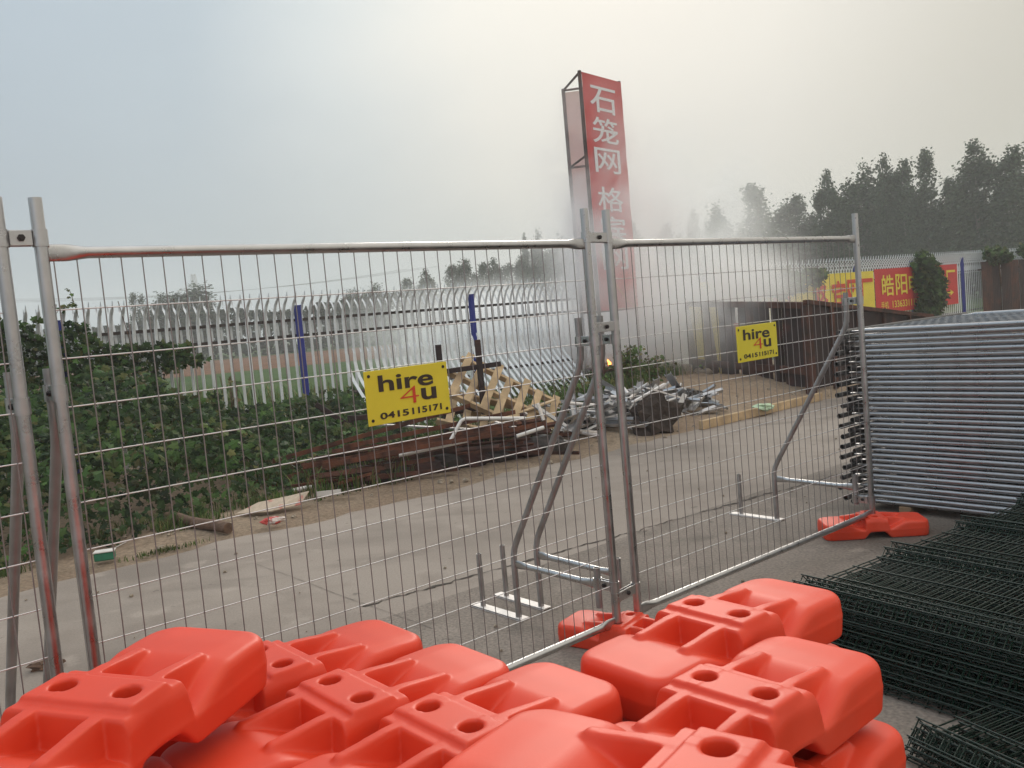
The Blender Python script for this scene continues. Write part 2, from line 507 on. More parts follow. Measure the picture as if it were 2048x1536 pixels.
def strip(name, m, s0, s1, d0, d1, z, wob0=0.0, wob1=0.0, step=0.25, seed=0):
    mb = MB(); n = int((s1 - s0) / step)
    vs = []
    for i in range(n + 1):
        s = s0 + (s1 - s0) * i / n
        a = wob0 * (mnoise.noise(V((s * 0.9, seed, 0))) + 0.5 * mnoise.noise(V((s * 3.1, seed + 5, 0))))
        b = wob1 * (mnoise.noise(V((s * 0.9, seed + 9, 0))) + 0.5 * mnoise.noise(V((s * 3.1, seed + 15, 0))))
        vs += [W(s, d0 + a, z), W(s, d1 + b, z)]
    mb.add(vs, [(2 * i, 2 * i + 2, 2 * i + 3, 2 * i + 1) for i in range(n)])
    return tag(mb.build(name, m), kind='structure')


strip('yard', M['yard'], -30, 40, -30, 4.40, 0.0, 0, 0.0)
strip('road', M['road'], -60, 60, 4.40, 7.25, 0.0, 0.0, 0.25)
# rough crack between the two slabs and the expansion joints across them
mb = MB(); vs = []; n = 330
for i in range(n + 1):
    s = 2.6 + 6.5 * i / n
    d = 4.69 - 0.115 * (s - 2.65) + 0.035 * mnoise.noise(V((s * 2, 1, 0))) + 0.03 * mnoise.noise(V((s * 8, 3, 0))) + 0.02 * mnoise.noise(V((s * 21, 3, 0)))
    wd = 0.002 + 0.022 * abs(mnoise.noise(V((s * 4, 7, 0)))) + 0.012 * abs(mnoise.noise(V((s * 17, 2, 0))))
    vs += [W(s, d - wd, 0.0042), W(s, d + wd, 0.0042)]
mb.add(vs, [(2 * i, 2 * i + 2, 2 * i + 3, 2 * i + 1) for i in range(n)])
tag(mb.build('road_crack', M['crack']), kind='structure')
mb = MB()
for sj in (2.64, 9.2):
    vs = []
    for i in range(61):
        D = 6.3 - 2.3 * i / 60
        ss = sj + 0.012 * mnoise.noise(V((D * 3, sj, 0)))
        wd = 0.0015 + 0.003 * abs(mnoise.noise(V((D * 6, sj, 4))))
        vs += [W(ss - wd, D, 0.004), W(ss + wd, D, 0.004)]
    mb.add(vs, [(2 * i, 2 * i + 2, 2 * i + 3, 2 * i + 1) for i in range(60)])
tag(mb.build('expansion_joints', M['joint']), kind='structure')


def mound_h(s, D):
    """height of the verge and of the heap of sand beyond the road"""
    e = min(1, max(0, (D - 7.0) / 1.3))
    e = e * e * (3 - 2 * e)
    a = math.exp(-((s - 12.0) / 2.6) ** 2 - ((D - 9.6) / 2.0) ** 2) * 0.34
    b = math.exp(-((s - 13.6) / 2.0) ** 2 - ((D - 12.0) / 1.6) ** 2) * 0.36
    v = 0.05 + 0.03 * mnoise.noise(V((s * 0.8, D * 0.8, 0))) + 0.025 * mnoise.noise(V((s * 2.7, D * 2.7, 3)))
    q = max(a, b) + 0.5 * min(a, b) + v
    if s > 8.5: q += 0.035 * mnoise.noise(V((s * 4, D * 4, 7))) * min(1, s - 8.5)
    return q * e - 0.015


def heightgrid(name, m, s0, s1, d0, d1, st):
    mb = MB(); ns = int((s1 - s0) / st); nd = int((d1 - d0) / st)
    vs = [W(s0 + (s1 - s0) * i / ns, d0 + (d1 - d0) * j / nd, mound_h(s0 + (s1 - s0) * i / ns, d0 + (d1 - d0) * j / nd)) for i in range(ns + 1) for j in range(nd + 1)]
    k = nd + 1
    mb.add(vs, [(i * k + j, (i + 1) * k + j, (i + 1) * k + j + 1, i * k + j + 1) for i in range(ns) for j in range(nd)], True)
    return tag(mb.build(name, m), kind='structure')


heightgrid('verge', M['dirt'], -8, 8.6, 6.95, 13.4, 0.12)
heightgrid('sand_heap', M['sand'], 8.6, 17.4, 6.95, 13.8, 0.10)

# ------------------------------------------------------------------ temporary fence panels
P1 = V((-1.3847, 2.6886, 0)); TH1 = 0.7083
P3 = V((0.5349, 4.3671, 0)); TH2 = 0.6874
LP = 2.37
ZT, ZB, ZTOP, ZFOOT = 2.0, 0.143, 2.166, 0.045


def path_rail(x0, x1, z):
    """tube whose ends are pressed flat where they are welded to the posts"""
    xs = [x0, x0 + .045, x0 + .06, x0 + .085, x0 + .11, x0 + .3, x1 - .3, x1 - .11, x1 - .085, x1 - .06, x1 - .045, x1]
    fl = [1, 1, .85, .4, 0, 0, 0, 0, .4, .85, 1, 1]
    rs = [(0.019 * (1 - f) + 0.006 * f, 0.019 * (1 - f) + 0.027 * f) for f in fl]
    return [(x, 0, z) for x in xs], rs


def infill_mb(seed=0, sag=0.0):
    mb = MB(); q = random.Random(seed)
    r = 0.0021
    n = 36
    for i in range(n):
        x = LP * (0.0128 + (1 - 0.0256) * i / 35)
        dx = q.uniform(-.0015, .0015)
        mb.tube([(x, 0, ZT - 0.012), (x + dx, 0, 1.2), (x, 0, ZB + 0.012)], r, 5, cap=False, up=(0, 1, 0))
    mb.m = 1
    for k in range(11):
        z = ZT - 0.174 - 0.15 * k
        mb.tube([(0.012, 0.0044, z), (LP * .5, 0.0044, z + q.uniform(-.002, .002)), (LP - 0.012, 0.0044, z)], r * 1.12, 5, cap=False)
    return mb


def make_panel():
    root = empty('temporary_fence_panel')
    for x in (0, LP):
        mb = MB(); mb.tube([(x, 0, ZFOOT), (x, 0, 0.8), (x, 0, 1.5), (x, 0, ZTOP)], 0.0195, 16, up=(0, 1, 0), wall=0.0025)
        mb.build('post', M['galv'], root)
    for z, nm in ((ZT, 'top_rail'), (ZB, 'bottom_rail')):
        mb = MB(); p, r = path_rail(0.018, LP - 0.018, z); mb.tube(p, r, 14); mb.build(nm, M['galv'], root)
    infill_mb().build('wire_infill', [M['wire'], M['wire_pale']], root)
    return root


pan1 = make_panel()
pan1.matrix_world = Matrix.Translation(P1) @ Matrix.Rotation(TH1, 4, 'Z')
tag(pan1, 'galvanised wire fence panel in the centre carrying the larger hire 4u sign', 'fence panel', 'standing temporary fence panels')
pan2 = dup(pan1, Matrix.Translation(P3) @ Matrix.Rotation(TH2, 4, 'Z'), 'galvanised wire fence panel on the right carrying the smaller, farther hire 4u sign', 'standing temporary fence panels')
D1 = V((math.cos(TH1), math.sin(TH1), 0)); O1 = V((-D1.y, D1.x, 0))
D2 = V((math.cos(TH2), math.sin(TH2), 0)); O2 = V((-D2.y, D2.x, 0))
TH0 = 0.735
D0 = V((math.cos(TH0), math.sin(TH0), 0)); O0 = V((-D0.y, D0.x, 0))
P0 = P1 - D1 * 0.106 + O1 * 0.004
pan0 = dup(pan1, Matrix.Translation(P0 - D0 * LP) @ Matrix.Rotation(TH0, 4, 'Z'), 'galvanised wire fence panel cut off by the left edge of the picture', 'standing temporary fence panels')
P2 = P1 + D1 * LP
P4 = P3 + D2 * LP


def make_clamp(a, b, z, label, tall=0.052):
    """double clamp that ties two upright tubes; a, b are the tube centres"""
    a = V((a.x, a.y, z)); b = V((b.x, b.y, z))
    d = (b - a); L = d.length; d.normalize()
    root = empty('fence_clamp', ((a + b) / 2), math.atan2(d.y, d.x))
    for sx in (-1, 1):
        mb = MB(); mb.tube([(sx * L / 2, 0, -tall / 2), (sx * L / 2, 0, tall / 2)], 0.0235, 16, up=(0, 1, 0), wall=0.004)
        mb.build('clamp_band', M['galv'], root)
    g = L - 0.044
    for sy in (-1, 1):
        mb = MB(); mb.box((0, sy * 0.0105, 0), (g, 0.006, tall * 0.92), None, 0.002)
        mb.build('clamp_plate', M['galv'], root)
    mb = MB(); mb.tube([(0, -0.026, 0), (0, 0.026, 0)], 0.006, 8); mb.tube([(0, -0.022, 0), (0, -0.0140, 0)], 0.011, 6); mb.tube([(0, 0.014, 0), (0, 0.022, 0)], 0.011, 6)
    mb.build('bolt', M['dark'], root)
    tag(root, label, 'clamp', 'pipe clamps on the fence posts')
    return root


def make_brace():
    """stay in the x-z plane of its post: x points away from the fence"""
    root = empty('fence_brace')
    mb = MB()
    pth = [(0.10, 0, 1.65), (0.10, 0, 1.50), (0.104, 0, 1.455), (0.118, 0, 1.41), (0.14, 0, 1.37), (0.72, 0, 0.445), (0.742, 0, 0.405), (0.755, 0, 0.36), (0.758, 0, 0.31), (0.758, 0, 0.012)]
    mb.tube(pth, 0.0175, 14, up=(0, 1, 0), wall=0.0025)
    mb.build('sloping_tube', M['galv_old'], root)
    mb = MB()
    xs = [0.738, 0.705, 0.68, 0.65, 0.62, 0.25, 0.22, 0.19, 0.165, 0.132]
    fl = [1, 1, .6, .2, 0, 0, .2, .6, 1, 1]
    mb.tube([(x, 0, 0.315 - 0.01 * (0.738 - x)) for x in xs], [(0.0165 * (1 - f) + 0.006 * f, 0.0165 * (1 - f) + 0.024 * f) for f in fl], 12)
    mb.build('lower_bar', M['galv'], root)
    mb = MB(); mb.tube([(0.115, 0, 0.19), (0.115, 0, 0.395)], 0.0175, 12, up=(0, 1, 0), wall=0.0025); mb.build('short_upright', M['galv_old'], root)
    mb = MB(); mb.box((0.935, 0, 0.008), (0.46, 0.062, 0.008), None, 0.002); mb.box((0.935, 0.0285, 0.006), (0.456, 0.005, 0.010)); mb.build('foot_plate', M['zinc_plate'], root)
    mb = MB(); mb.tube([(1.075, 0, 0.0121), (1.075, 0, 0.325)], 0.0155, 12, up=(0, 1, 0), wall=0.0025); mb.build('foot_pin', M['galv_old'], root)
    return root


br = make_brace()


def brace_M(P, O):
    return frame((P.x, P.y, 0), O, V((-O.y, O.x, 0)), (0, 0, 1))


GB = 'braces propping up the temporary fence'
br.matrix_world = brace_M(P2, O1)
tag(br, 'bent tube brace left of the two behind the middle pair of posts', 'brace', GB)
dup(br, brace_M(P3, O2), 'bent tube brace right of the two behind the middle pair of posts', GB)
dup(br, brace_M(P4, O2), 'bent tube brace behind the last post on the right, before the silver stack', GB)
dup(br, brace_M(P1, O1), 'brace behind the right one of the two posts at the left edge', GB)
dup(br, brace_M(P0, O0), 'brace behind the left one of the two posts at the left edge', GB)

make_clamp(P0, P1, 2.045, 'top clamp tying the two posts at the left edge')
make_clamp(P2, P3, 2.03, 'top clamp tying the two middle posts')
make_clamp(P2, P3, 1.595, 'clamp tying the two middle posts below sign height')
make_clamp(P1, P1 + O1 * 0.10, 1.573, 'clamp holding a brace top to the right post at the left edge')
make_clamp(P0, P0 + O0 * 0.10, 1.545, 'clamp holding a brace top to the left post at the left edge')
make_clamp(P2, P2 + O1 * 0.10, 1.535, 'clamp holding the left brace top to the middle posts')
make_clamp(P3, P3 + O2 * 0.10, 1.530, 'clamp holding the right brace top to the middle posts')
make_clamp(P4, P4 + O2 * 0.10, 1.590, 'clamp holding the brace top to the last post on the right')
make_clamp(P2, P3, 0.262, 'low clamp tying the two middle posts above the orange block')
make_clamp(P2, P2 + O1 * 0.115, 0.318, 'low clamp joining the left brace bar to the middle posts')
make_clamp(P4, P4 + O2 * 0.115, 0.232, 'low clamp joining the brace bar to the last post on the right')

# ------------------------------------------------------------------ hire signs


def make_sign(P, th, s0, s1, z0, z1, label, tilt):
    wd, hh = s1 - s0, z1 - z0
    d = V((math.cos(th), math.sin(th), 0)); nin = V((d.y, -d.x, 0))   # nin faces the viewer
    o = P + d * ((s0 + s1) / 2) + nin * 0.0075; o.z = (z0 + z1) / 2
    root = empty('hire_sign', M=frame(o, d, -nin, (0, 0, 1)) @ Matrix.Rotation(tilt, 4, 'Y'))
    root.rotation_mode = 'XYZ'
    mb = MB(); mb.box((0, 0, 0), (wd, 0.005, hh), None, 0.0015); mb.build('board', M['yellow'], root)

    def pl(x, y): return V(((x - 0.5) * wd, -0.0042, (y - 0.5) * hh))
    mb = MB()
    add_text(mb, 'hire', (0.15, 0.595, 0.81, 0.90), pl, 0.022)
    add_text(mb, 'u', (0.645, 0.325, 0.835, 0.555), pl, 0.025)
    mb.build('lettering', M['ink'], root)
    mb = MB()
    add_text(mb, '0415', (0.135, 0.092, 0.475, 0.215), pl, 0.030)
    add_text(mb, '115', (0.515, 0.092, 0.70, 0.215), pl, 0.030)
    add_text(mb, '171', (0.725, 0.092, 0.885, 0.215), pl, 0.030)
    mb.build('phone_number', M['ink'], root)
    mb = MB()
    add_text(mb, '4', (0.385, 0.305, 0.615, 0.625), lambda x, y: pl(x, y) + V((0, -0.0006, 0)), -0.016)
    x = mb.build('numeral_four', M['redprint'], root)
    for sx in (-1, 1):
        for sz in (-1, 1):
            mb = MB(); c = V((sx * (wd / 2 - 0.020), 0, sz * (hh / 2 - 0.020)))
            mb.tube([c + V((0, -0.0045, 0)), c + V((0, -0.0020, 0))], 0.0065, 10, wall=0.003)
            mb.tube([c + V((0, -0.0032, 0)), c + V((0, -0.0020, 0))], 0.0032, 8)
            mb.build('eyelet', M['dark'], root)
    tag(root, label, 'sign', 'hire 4u signs on the fence')
    return root


make_sign(P1, TH1, 1.069, 1.468, 1.309, 1.523, 'yellow hire 4u sign on the centre fence panel, the larger of two', R(-0.3))
make_sign(P3, TH2, 0.977, 1.372, 1.309, 1.516, 'yellow hire 4u sign on the right fence panel, the smaller of two', R(-0.4))

# ------------------------------------------------------------------ orange fence feet


def surface_nets(F, org, h):
    nx, ny, nz = F.shape
    ins = F < 0
    c = [ins[i:nx - 1 + i, j:ny - 1 + j, k:nz - 1 + k] for i in (0, 1) for j in (0, 1) for k in (0, 1)]
    cnt = sum(x.astype(np.int8) for x in c)
    act = (cnt > 0) & (cnt < 8)
    ids = -np.ones(act.shape, int); I = np.argwhere(act); ids[act] = np.arange(len(I))
    acc = np.zeros((len(I), 3)); num = np.zeros(len(I))
    cor = [(i, j, k) for i in (0, 1) for j in (0, 1) for k in (0, 1)]
    for a in range(8):
        for b in range(a + 1, 8):
            if sum(abs(np.array(cor[a]) - cor[b])) != 1: continue
            fa = F[tuple((I + cor[a]).T)]; fb = F[tuple((I + cor[b]).T)]
            m = (fa < 0) != (fb < 0)
            t = np.where(m, fa / np.where(m, fa - fb, 1), 0)
            p = np.array(cor[a]) + t[:, None] * (np.array(cor[b]) - np.array(cor[a]))
            acc[m] += p[m]; num[m] += 1
    Vv = (I + acc / num[:, None]) * h + org
    faces = []
    for ax in range(3):
        o = [d for d in range(3) if d != ax]
        sl0 = [slice(1, -1)] * 3; sl0[ax] = slice(0, -1)
        sl1 = [slice(1, -1)] * 3; sl1[ax] = slice(1, None)
        a = ins[tuple(sl0)]; b = ins[tuple(sl1)]
        E = np.argwhere(a != b)
        off = np.ones(3, int); off[ax] = 0
        E = E + off
        flip = ins[tuple(E.T)]
        q = []
        for (da, db) in ((-1, -1), (0, -1), (0, 0), (-1, 0)):
            k = E.copy(); k[:, o[0]] += da; k[:, o[1]] += db
            q.append(ids[tuple(k.T)])
        q = np.array(q).T
        if ax == 1: flip = ~flip
        q[~flip] = q[~flip][:, ::-1]
        faces.append(q)
    return Vv, np.concatenate(faces)


FL, FWD, FH = 0.76, 0.29, 0.15


def foot_mesh():
    h = 0.0038
    xs = np.arange(-0.400, 0.401, h); ys = np.arange(-0.163, 0.164, h); zs = np.arange(-0.014, 0.168, h)
    x, y, z = np.meshgrid(xs, ys, zs, indexing='ij')

    def smax(a, b, k):
        q = np.clip(0.5 - 0.5 * (b - a) / k, 0, 1)
        return b * (1 - q) + a * q + k * q * (1 - q)

    def sst(a, b, t):
        t = np.clip((t - a) / (b - a), 0, 1); return t * t * (3 - 2 * t)
    ax, ay = np.abs(x), np.abs(y)
    # plan: two broad lobes with rounded corners and a slight waist
    hw = FWD / 2 - 0.010 * np.exp(-(x / 0.060) ** 2)
    rc = 0.062
    qx = ax - (FL / 2 - rc); qy = (ay - hw) + rc
    plan = np.minimum(np.maximum(qx, qy), 0) + np.sqrt(np.maximum(qx, 0) ** 2 + np.maximum(qy, 0) ** 2) - rc
    plan = plan + 0.08 * np.abs(z - 0.055)        # draft of the moulding
    # lobes: the floor dips towards the bar and rises to a flat top
    lobe = 0.119 - 0.046 * (1 - sst(0.080, 0.225, ax)) - 0.004 * sst(0.27, 0.37, ax) - 0.004 * sst(0.07, 0.14, ay)
    # two ribs on each lobe, in line with the holes
    rise = 0.139 - 0.009 * sst(0.09, 0.21, ax)
    dy = np.abs(ay - 0.070)
    rad = 0.020 - 0.004 * sst(0.09, 0.21, ax)
    dn = np.sqrt(np.maximum(ax - 0.205, 0) ** 2 + dy ** 2)
    rib = sst(rad + 0.0070, rad - 0.0075, dn)
    t = lobe + np.maximum(rise - lobe, 0) * rib
    # cross bar with ledge and raised pad
    base = np.where(ax < 0.080, 0.138, 0.138 - 6.0 * (ax - 0.080)) - 0.60 * np.maximum(ay - 0.124, 0)
    t = np.maximum(t, np.where(ax < 0.100, base, -1))
    pad = smax((ax - 0.052), (ay - 0.121), 0.006)
    t = t + 0.0105 * sst(0.004, -0.004, pad)
    # arch underneath
    bot = 0.046 * sst(0.105, 0.045, ax) + 0.0 * x
    top = (z - t) * 0.80
    f = smax(plan, top, 0.020)
    f = smax(f, (bot - z) * 0.85, 0.010)
    # two through holes
    for sy in (-1, 1):
        hd = np.sqrt(x ** 2 + (y - sy * 0.070) ** 2) - 0.0240
        f = smax(f, -hd, 0.003)
    # parting line
    f = f - 0.0010 * np.exp(-((z - 0.060) / 0.0035) ** 2)
    v, q = surface_nets(f, np.array([xs[0], ys[0], zs[0]]), h)
    # relax a little
    nb = [None]
    e = np.concatenate([q[:, [0, 1]], q[:, [1, 2]], q[:, [2, 3]], q[:, [3, 0]]])
    for _ in range(2):
        acc = np.zeros_like(v); num = np.zeros(len(v))
        np.add.at(acc, e[:, 0], v[e[:, 1]]); np.add.at(num, e[:, 0], 1)
        np.add.at(acc, e[:, 1], v[e[:, 0]]); np.add.at(num, e[:, 1], 1)
        v = v + 0.5 * (acc / num[:, None] - v)
    v[:, 2] -= v[:, 2].min()
    me = bpy.data.meshes.new('ballast_block')
    me.from_pydata(v.tolist(), [], q.tolist())
    me.polygons.foreach_set('use_smooth', [True] * len(q))
    me.materials.append(M['orange'])
    me.update()
    return me


FOOT = foot_mesh()


def foot(x, y, z, deg, label, group, tilt=(0, 0)):
    o = bpy.data.objects.new('ballast_block', FOOT)
    COL.objects.link(o)
    o.location = (x, y, z)
    o.rotation_euler = (Matrix.Rotation(R(deg), 3, 'Z') @ Matrix.Rotation(R(tilt[0]), 3, 'Y') @ Matrix.Rotation(R(tilt[1]), 3, 'X')).to_euler()
    if group == GF: o.scale = (0.90, 0.95, 0.93)
    tag(o, label, 'ballast block', group)
    return o


GS = 'orange plastic blocks stacked in the foreground'
GF = 'orange plastic blocks under the fence posts'
PM = (P2 + P3) / 2
foot(PM.x - 0.02, PM.y - 0.02, 0.0, -36, 'orange block on the ground under the two middle posts', GF)
foot(P4.x - 0.01, P4.y - 0.005, 0.0, -6, 'orange block on the ground under the last post, before the silver stack', GF)
foot((P0.x + P1.x) / 2, (P0.y + P1.y) / 2, 0.0, -8, 'orange block under the two posts at the left edge', GF)
LAY = 0.152
columns = [  # x, y, angle, label of the top one
    (0.461, 2.152, 39, 'orange block at the back right of the stack, in front of the green mesh'),
    (0.390, 1.704, 42, 'orange block at the right of the stack, second from the back there'),
    (-0.421, 1.858, 40, 'orange block in the middle row, left one of two showing both holes side by side'),
    (-0.183, 1.679, 41, 'orange block in the middle row, right one of two showing both holes side by side'),
    (-0.651, 2.094, 40, 'orange block at the back left, one hole showing beside the tilted block'),
    (-0.98, 1.38, 41, None), (-0.74, 1.17, 41, None), (-0.13, 1.16, 41, None)]
q = random.Random(3)
for ci, (x, y, a, lab) in enumerate(columns):
    for k in range(6):
        jx, jy, ja = (0, 0, 0) if k == 5 else (q.uniform(-.012, .012), q.uniform(-.012, .012), q.uniform(-2, 2))
        if ci == 1 and k == 4: jx, jy = 0.035, -0.03
        if k == 5 and lab: L_ = lab
        elif k == 5: L_ = 'orange block of the top full layer, hidden under the crosswise blocks at the front'
        elif ci == 1 and k == 4: L_ = 'orange block at the right edge of the stack, directly under the top one there'
        else: L_ = 'orange block in the lower layers of the stack, mostly covered by those above'
        foot(x + jx, y + jy, k * LAY, a + ja, L_, GS)
foot(0.198, 1.114, 6 * LAY + 0.002, 143, 'orange block lying crosswise on top at the bottom centre, nearest the viewer', GS)
foot(-0.815, 1.565, 6 * LAY + 0.014, 74, 'tilted orange block on top at the left, largest in view with two holes', GS, tilt=(-1.5, 3.0))

# ------------------------------------------------------------------ silver stack of fence panels
def make_flat_panel():
    root = empty('stacked_fence_panel')
    for x in (0, LP):
        mb = MB(); mb.tube([(x, 0, ZFOOT), (x, 0, 0.8), (x, 0, 1.5), (x, 0, ZTOP)], 0.0195, 12, up=(0, 1, 0), wall=0.003)
        mb.build('post', M['galv_shade'], root)
    for z, nm in ((ZT, 'top_rail'), (ZB, 'bottom_rail')):
        mb = MB(); p, r = path_rail(0.018, LP - 0.018, z); r = [(a * .93, b * .93) for a, b in r]; mb.tube(p, r, 14); mb.build(nm, M['galv_stack'], root)
    infill_mb(2).build('wire_infill', [M['galv_shade'], M['galv_shade']], root)  # wires coloured dark to stand for shade between the stacked panels
    return root


SR = V((0.63, -0.777, 0)).normalized(); SQ = V((-SR.y, SR.x, 0))
E0 = V((2.475, 6.50, 0))
fp = make_flat_panel()
NST = 34
q = random.Random(5)
for k in range(NST):
    z = 0.075 + 0.0388 * k
    sh = q.gauss(0, 0.012); ang = q.gauss(0, 0.003); z += q.uniform(-0.0010, 0.0010)
    r = (Matrix.Rotation(ang, 3, 'Z') @ SR); u = (Matrix.Rotation(ang, 3, 'Z') @ SQ)
    if k % 2 == 0:   # foot end towards the viewer
        org = E0 + SQ * (0.02 - ZFOOT) + SR * (sh + 0.01)
        Mx = frame((org.x, org.y, z), r, (0, 0, -1), u)
    else:
        org = E0 + SQ * (ZTOP - 0.105 + 0.05) + SR * (sh - 0.035)
        Mx = frame((org.x, org.y, z), r, (0, 0, 1), -u)
    lab = 'flat galvanised fence panel within the tall silver stack, under the topmost'
    if k == NST - 1: lab = 'topmost flat galvanised fence panel of the tall silver stack'
    if k == 0: lab = 'lowest flat galvanised fence panel of the tall silver stack'
    GSS = 'galvanised fence panels stacked flat'
    if k == 0:
        fp.matrix_world = Mx; tag(fp, lab, 'fence panel', GSS)
    else:
        o = dup(fp, Mx, lab, GSS)
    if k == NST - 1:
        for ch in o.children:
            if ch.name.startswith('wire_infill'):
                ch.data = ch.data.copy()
                ch.data.materials[0] = M['galv_stack']; ch.data.materials[1] = M['galv_stack']  # topmost wires keep the lighter steel, without the painted shade
for t in (0.35, 1.95):
    mb = MB(); a = E0 + SQ * 0.10 + SR * t; b = E0 + SQ * 2.0 + SR * t
    mb.bar((a.x, a.y, 0.027), (b.x, b.y, 0.027), 0.09, 0.052, bevel=0.004)
    tag(mb.build('timber_bearer', M['oldwood']), 'timber bearer on the concrete beneath the tall silver stack', 'timber', 'bearers under the silver stack')

# ------------------------------------------------------------------ green mesh panels
def make_green_panel():
    mb = MB()
    Lw, Wd, pit = 3.0, 2.6, 0.058
    n = int(Wd / pit)
    fold = [0.055, 0.78, 1.45, 2.12, 2.80]
    prof = [(0.0, 0.0)]
    for f in fold:
        prof += [(f - 0.05, 0.0), (f, 0.052), (f + 0.05, 0.0)]
    prof += [(Lw, 0.0)]
    prof = sorted(set(prof))
    r = 0.0038
    for i in range(n + 1):
        y = -i * pit
        mb.tube([(x, y, z) for x, z in prof], r, 4, cap=False, up=(0, 1, 0))
    for f in fold:
        for dx, z in ((-0.05, 0), (0, 0.052), (0.05, 0)):
            mb.tube([(f + dx, 0.01, z + 0.005), (f + dx, -Wd - 0.01, z + 0.005)], r, 4, cap=False)
    x = 0.25
    while x < Lw:
        if min(abs(x - f) for f in fold) > 0.09:
            mb.tube([(x, 0.01, 0.005), (x, -Wd - 0.01, 0.005)], r, 4, cap=False)
        x += 0.20
    o = mb.build('mesh_fence_panel', M['green_wire'])
    return o


gp = make_green_panel()
GX = V((0.83, 0.557, 0)).normalized()
G0 = V((1.235, 4.00, 0))
q = random.Random(9)
GG = 'green wire mesh panels piled on the concrete'


def place_green(o, org, z, ang, label):
    d = Matrix.Rotation(ang, 3, 'Z') @ GX
    o.matrix_world = frame((org.x, org.y, z), d, V((-d.y, d.x, 0)), (0, 0, 1))
    tag(o, label, 'mesh panel', GG)


first = True
for k in range(36):
    o = gp if first else gp.copy()
    if not first: COL.objects.link(o)
    first = False
    top_ = k == 35
    place_green(o, G0 + V((q.uniform(-.04, .04), q.uniform(-.04, .04), 0)) * (0 if top_ else 1) - GX * (0.13 * (1 - k / 35)), 0.008 + 0.0084 * k, q.uniform(-.010, .010) * (0 if top_ else 1),
                'topmost folded green mesh panel of the pile beside the orange blocks' if top_ else 'folded green mesh panel lower in the pile beside the orange blocks')
G1 = V((1.27, 2.95, 0))
for k in range(10):
    o = gp.copy(); COL.objects.link(o)
    d_ = V((0.90, 0.43, 0)).normalized()
    place_green(o, G1 + V((q.uniform(-.02, .02), q.uniform(-.02, .02), 0)), 0.008 + 0.0095 * k, math.atan2(d_.y, d_.x) - math.atan2(GX.y, GX.x) + q.uniform(-.01, .01),
                'green mesh panel of the low second pile in the bottom right corner' if k < 9 else 'topmost green mesh panel of the low second pile in the bottom right corner')

# ------------------------------------------------------------------ white palisade fence
FD = 12.9
LDIR = V((1, 0, 0))


def pale_strip(mb, org, ax, out, z0, zs, top, wd=0.066):
    """one W-section pale: org foot point, ax along fence, out the way its top curls"""
    if top == 'curl':
        pth = [(0, z0), (0, zs - 0.06), (0.015, zs + 0.06), (0.055, zs + 0.18), (0.11, zs + 0.28), (0.175, zs + 0.345), (0.21, zs + 0.385), (0.225, zs + 0.47)]
        ws = [1, 1, 1, 1, 1, 0.95, 0.6, 0.12]
    else:
        pth = [(0.0, z0), (0.0, zs), (0.03, zs + 0.12), (0.075, zs + 0.20)]
        ws = [1, 1, 0.95, 0.6]
    cs = [(-0.5, 0.0), (-0.22, 0.016), (0, 0.004), (0.22, 0.016), (0.5, 0.0)]
    vs = []
    for (o_, z_), ww in zip(pth, ws):
        for cx, cy in cs:
            p = org + ax * (cx * wd * ww) + out * (o_ + cy)
            vs.append(V((p.x, p.y, org.z + z_)))
    k = len(cs)
    mb.add(vs, [(i * k + j, i * k + j + 1, (i + 1) * k + j + 1, (i + 1) * k + j) for i in range(len(pth) - 1) for j in range(k - 1)])


def palisade(name, label, posts, end0, end1, lift):
    root = empty(name, W((end0 + end1) / 2, FD, 0))
    base = V(root.location)
    out = -NX
    for s in posts:
        z = lift(s)
        mb = MB(); p = W(s, FD - 0.075, 0) - base
        mb.box((p.x, p.y, (2.17 + z) / 2), (0.085, 0.085, 2.17 + z), Matrix.Rotation(0.70, 3, 'Z'), 0.006)
        mb.box((p.x, p.y, 2.18 + z), (0.095, 0.095, 0.018), Matrix.Rotation(0.70, 3, 'Z'), 0.004)
        mb.build('fence_post', M['blue'], root)
    edges = sorted([e for e in posts if end0 < e < end1] + [end0, end1])
    for a, b in zip(edges[:-1], edges[1:]):
        if b - a < 0.3: continue
        mb = MB()
        n = max(1, int((b - a) / 0.146))
        for i in range(n):
            s = a + (b - a) * (i + 0.5) / n
            z = lift(s)
            org = W(s, FD, z) - base
            pale_strip(mb, org, AX, out, 0.05, 1.93, 'curl', 0.050)
            pale_strip(mb, org + AX * 0.073 + NX * 0.050, AX, -out, 1.66, 1.90, 'curl', 0.036)
        mb.build('pale_panel', M['pale'], root)
        for z_ in (0.36, 1.71, 1.96):
            mb = MB()
            mb.bar(W(a, FD + 0.030, z_ + lift(a)) - base, W(b, FD + 0.030, z_ + lift(b)) - base, 0.02, 0.045)
            mb.build('fence_rail', M['rail'], root)
    tag(root, label, 'fence')
    return root


palisade('palisade_fence', 'white palisade fence with curled spikes left of the red tower sign', [-4.0, -0.5, 3.0, 6.5, 10.0], -6.5, 13.2, lambda s: 0.0)
palisade('palisade_fence', 'white palisade fence behind the yellow and red banners on the right', [17.0, 20.5, 24.0, 27.5, 31.2, 34.7], 16.8, 39.0, lambda s: 0.10 + 0.006 * (s - 17))

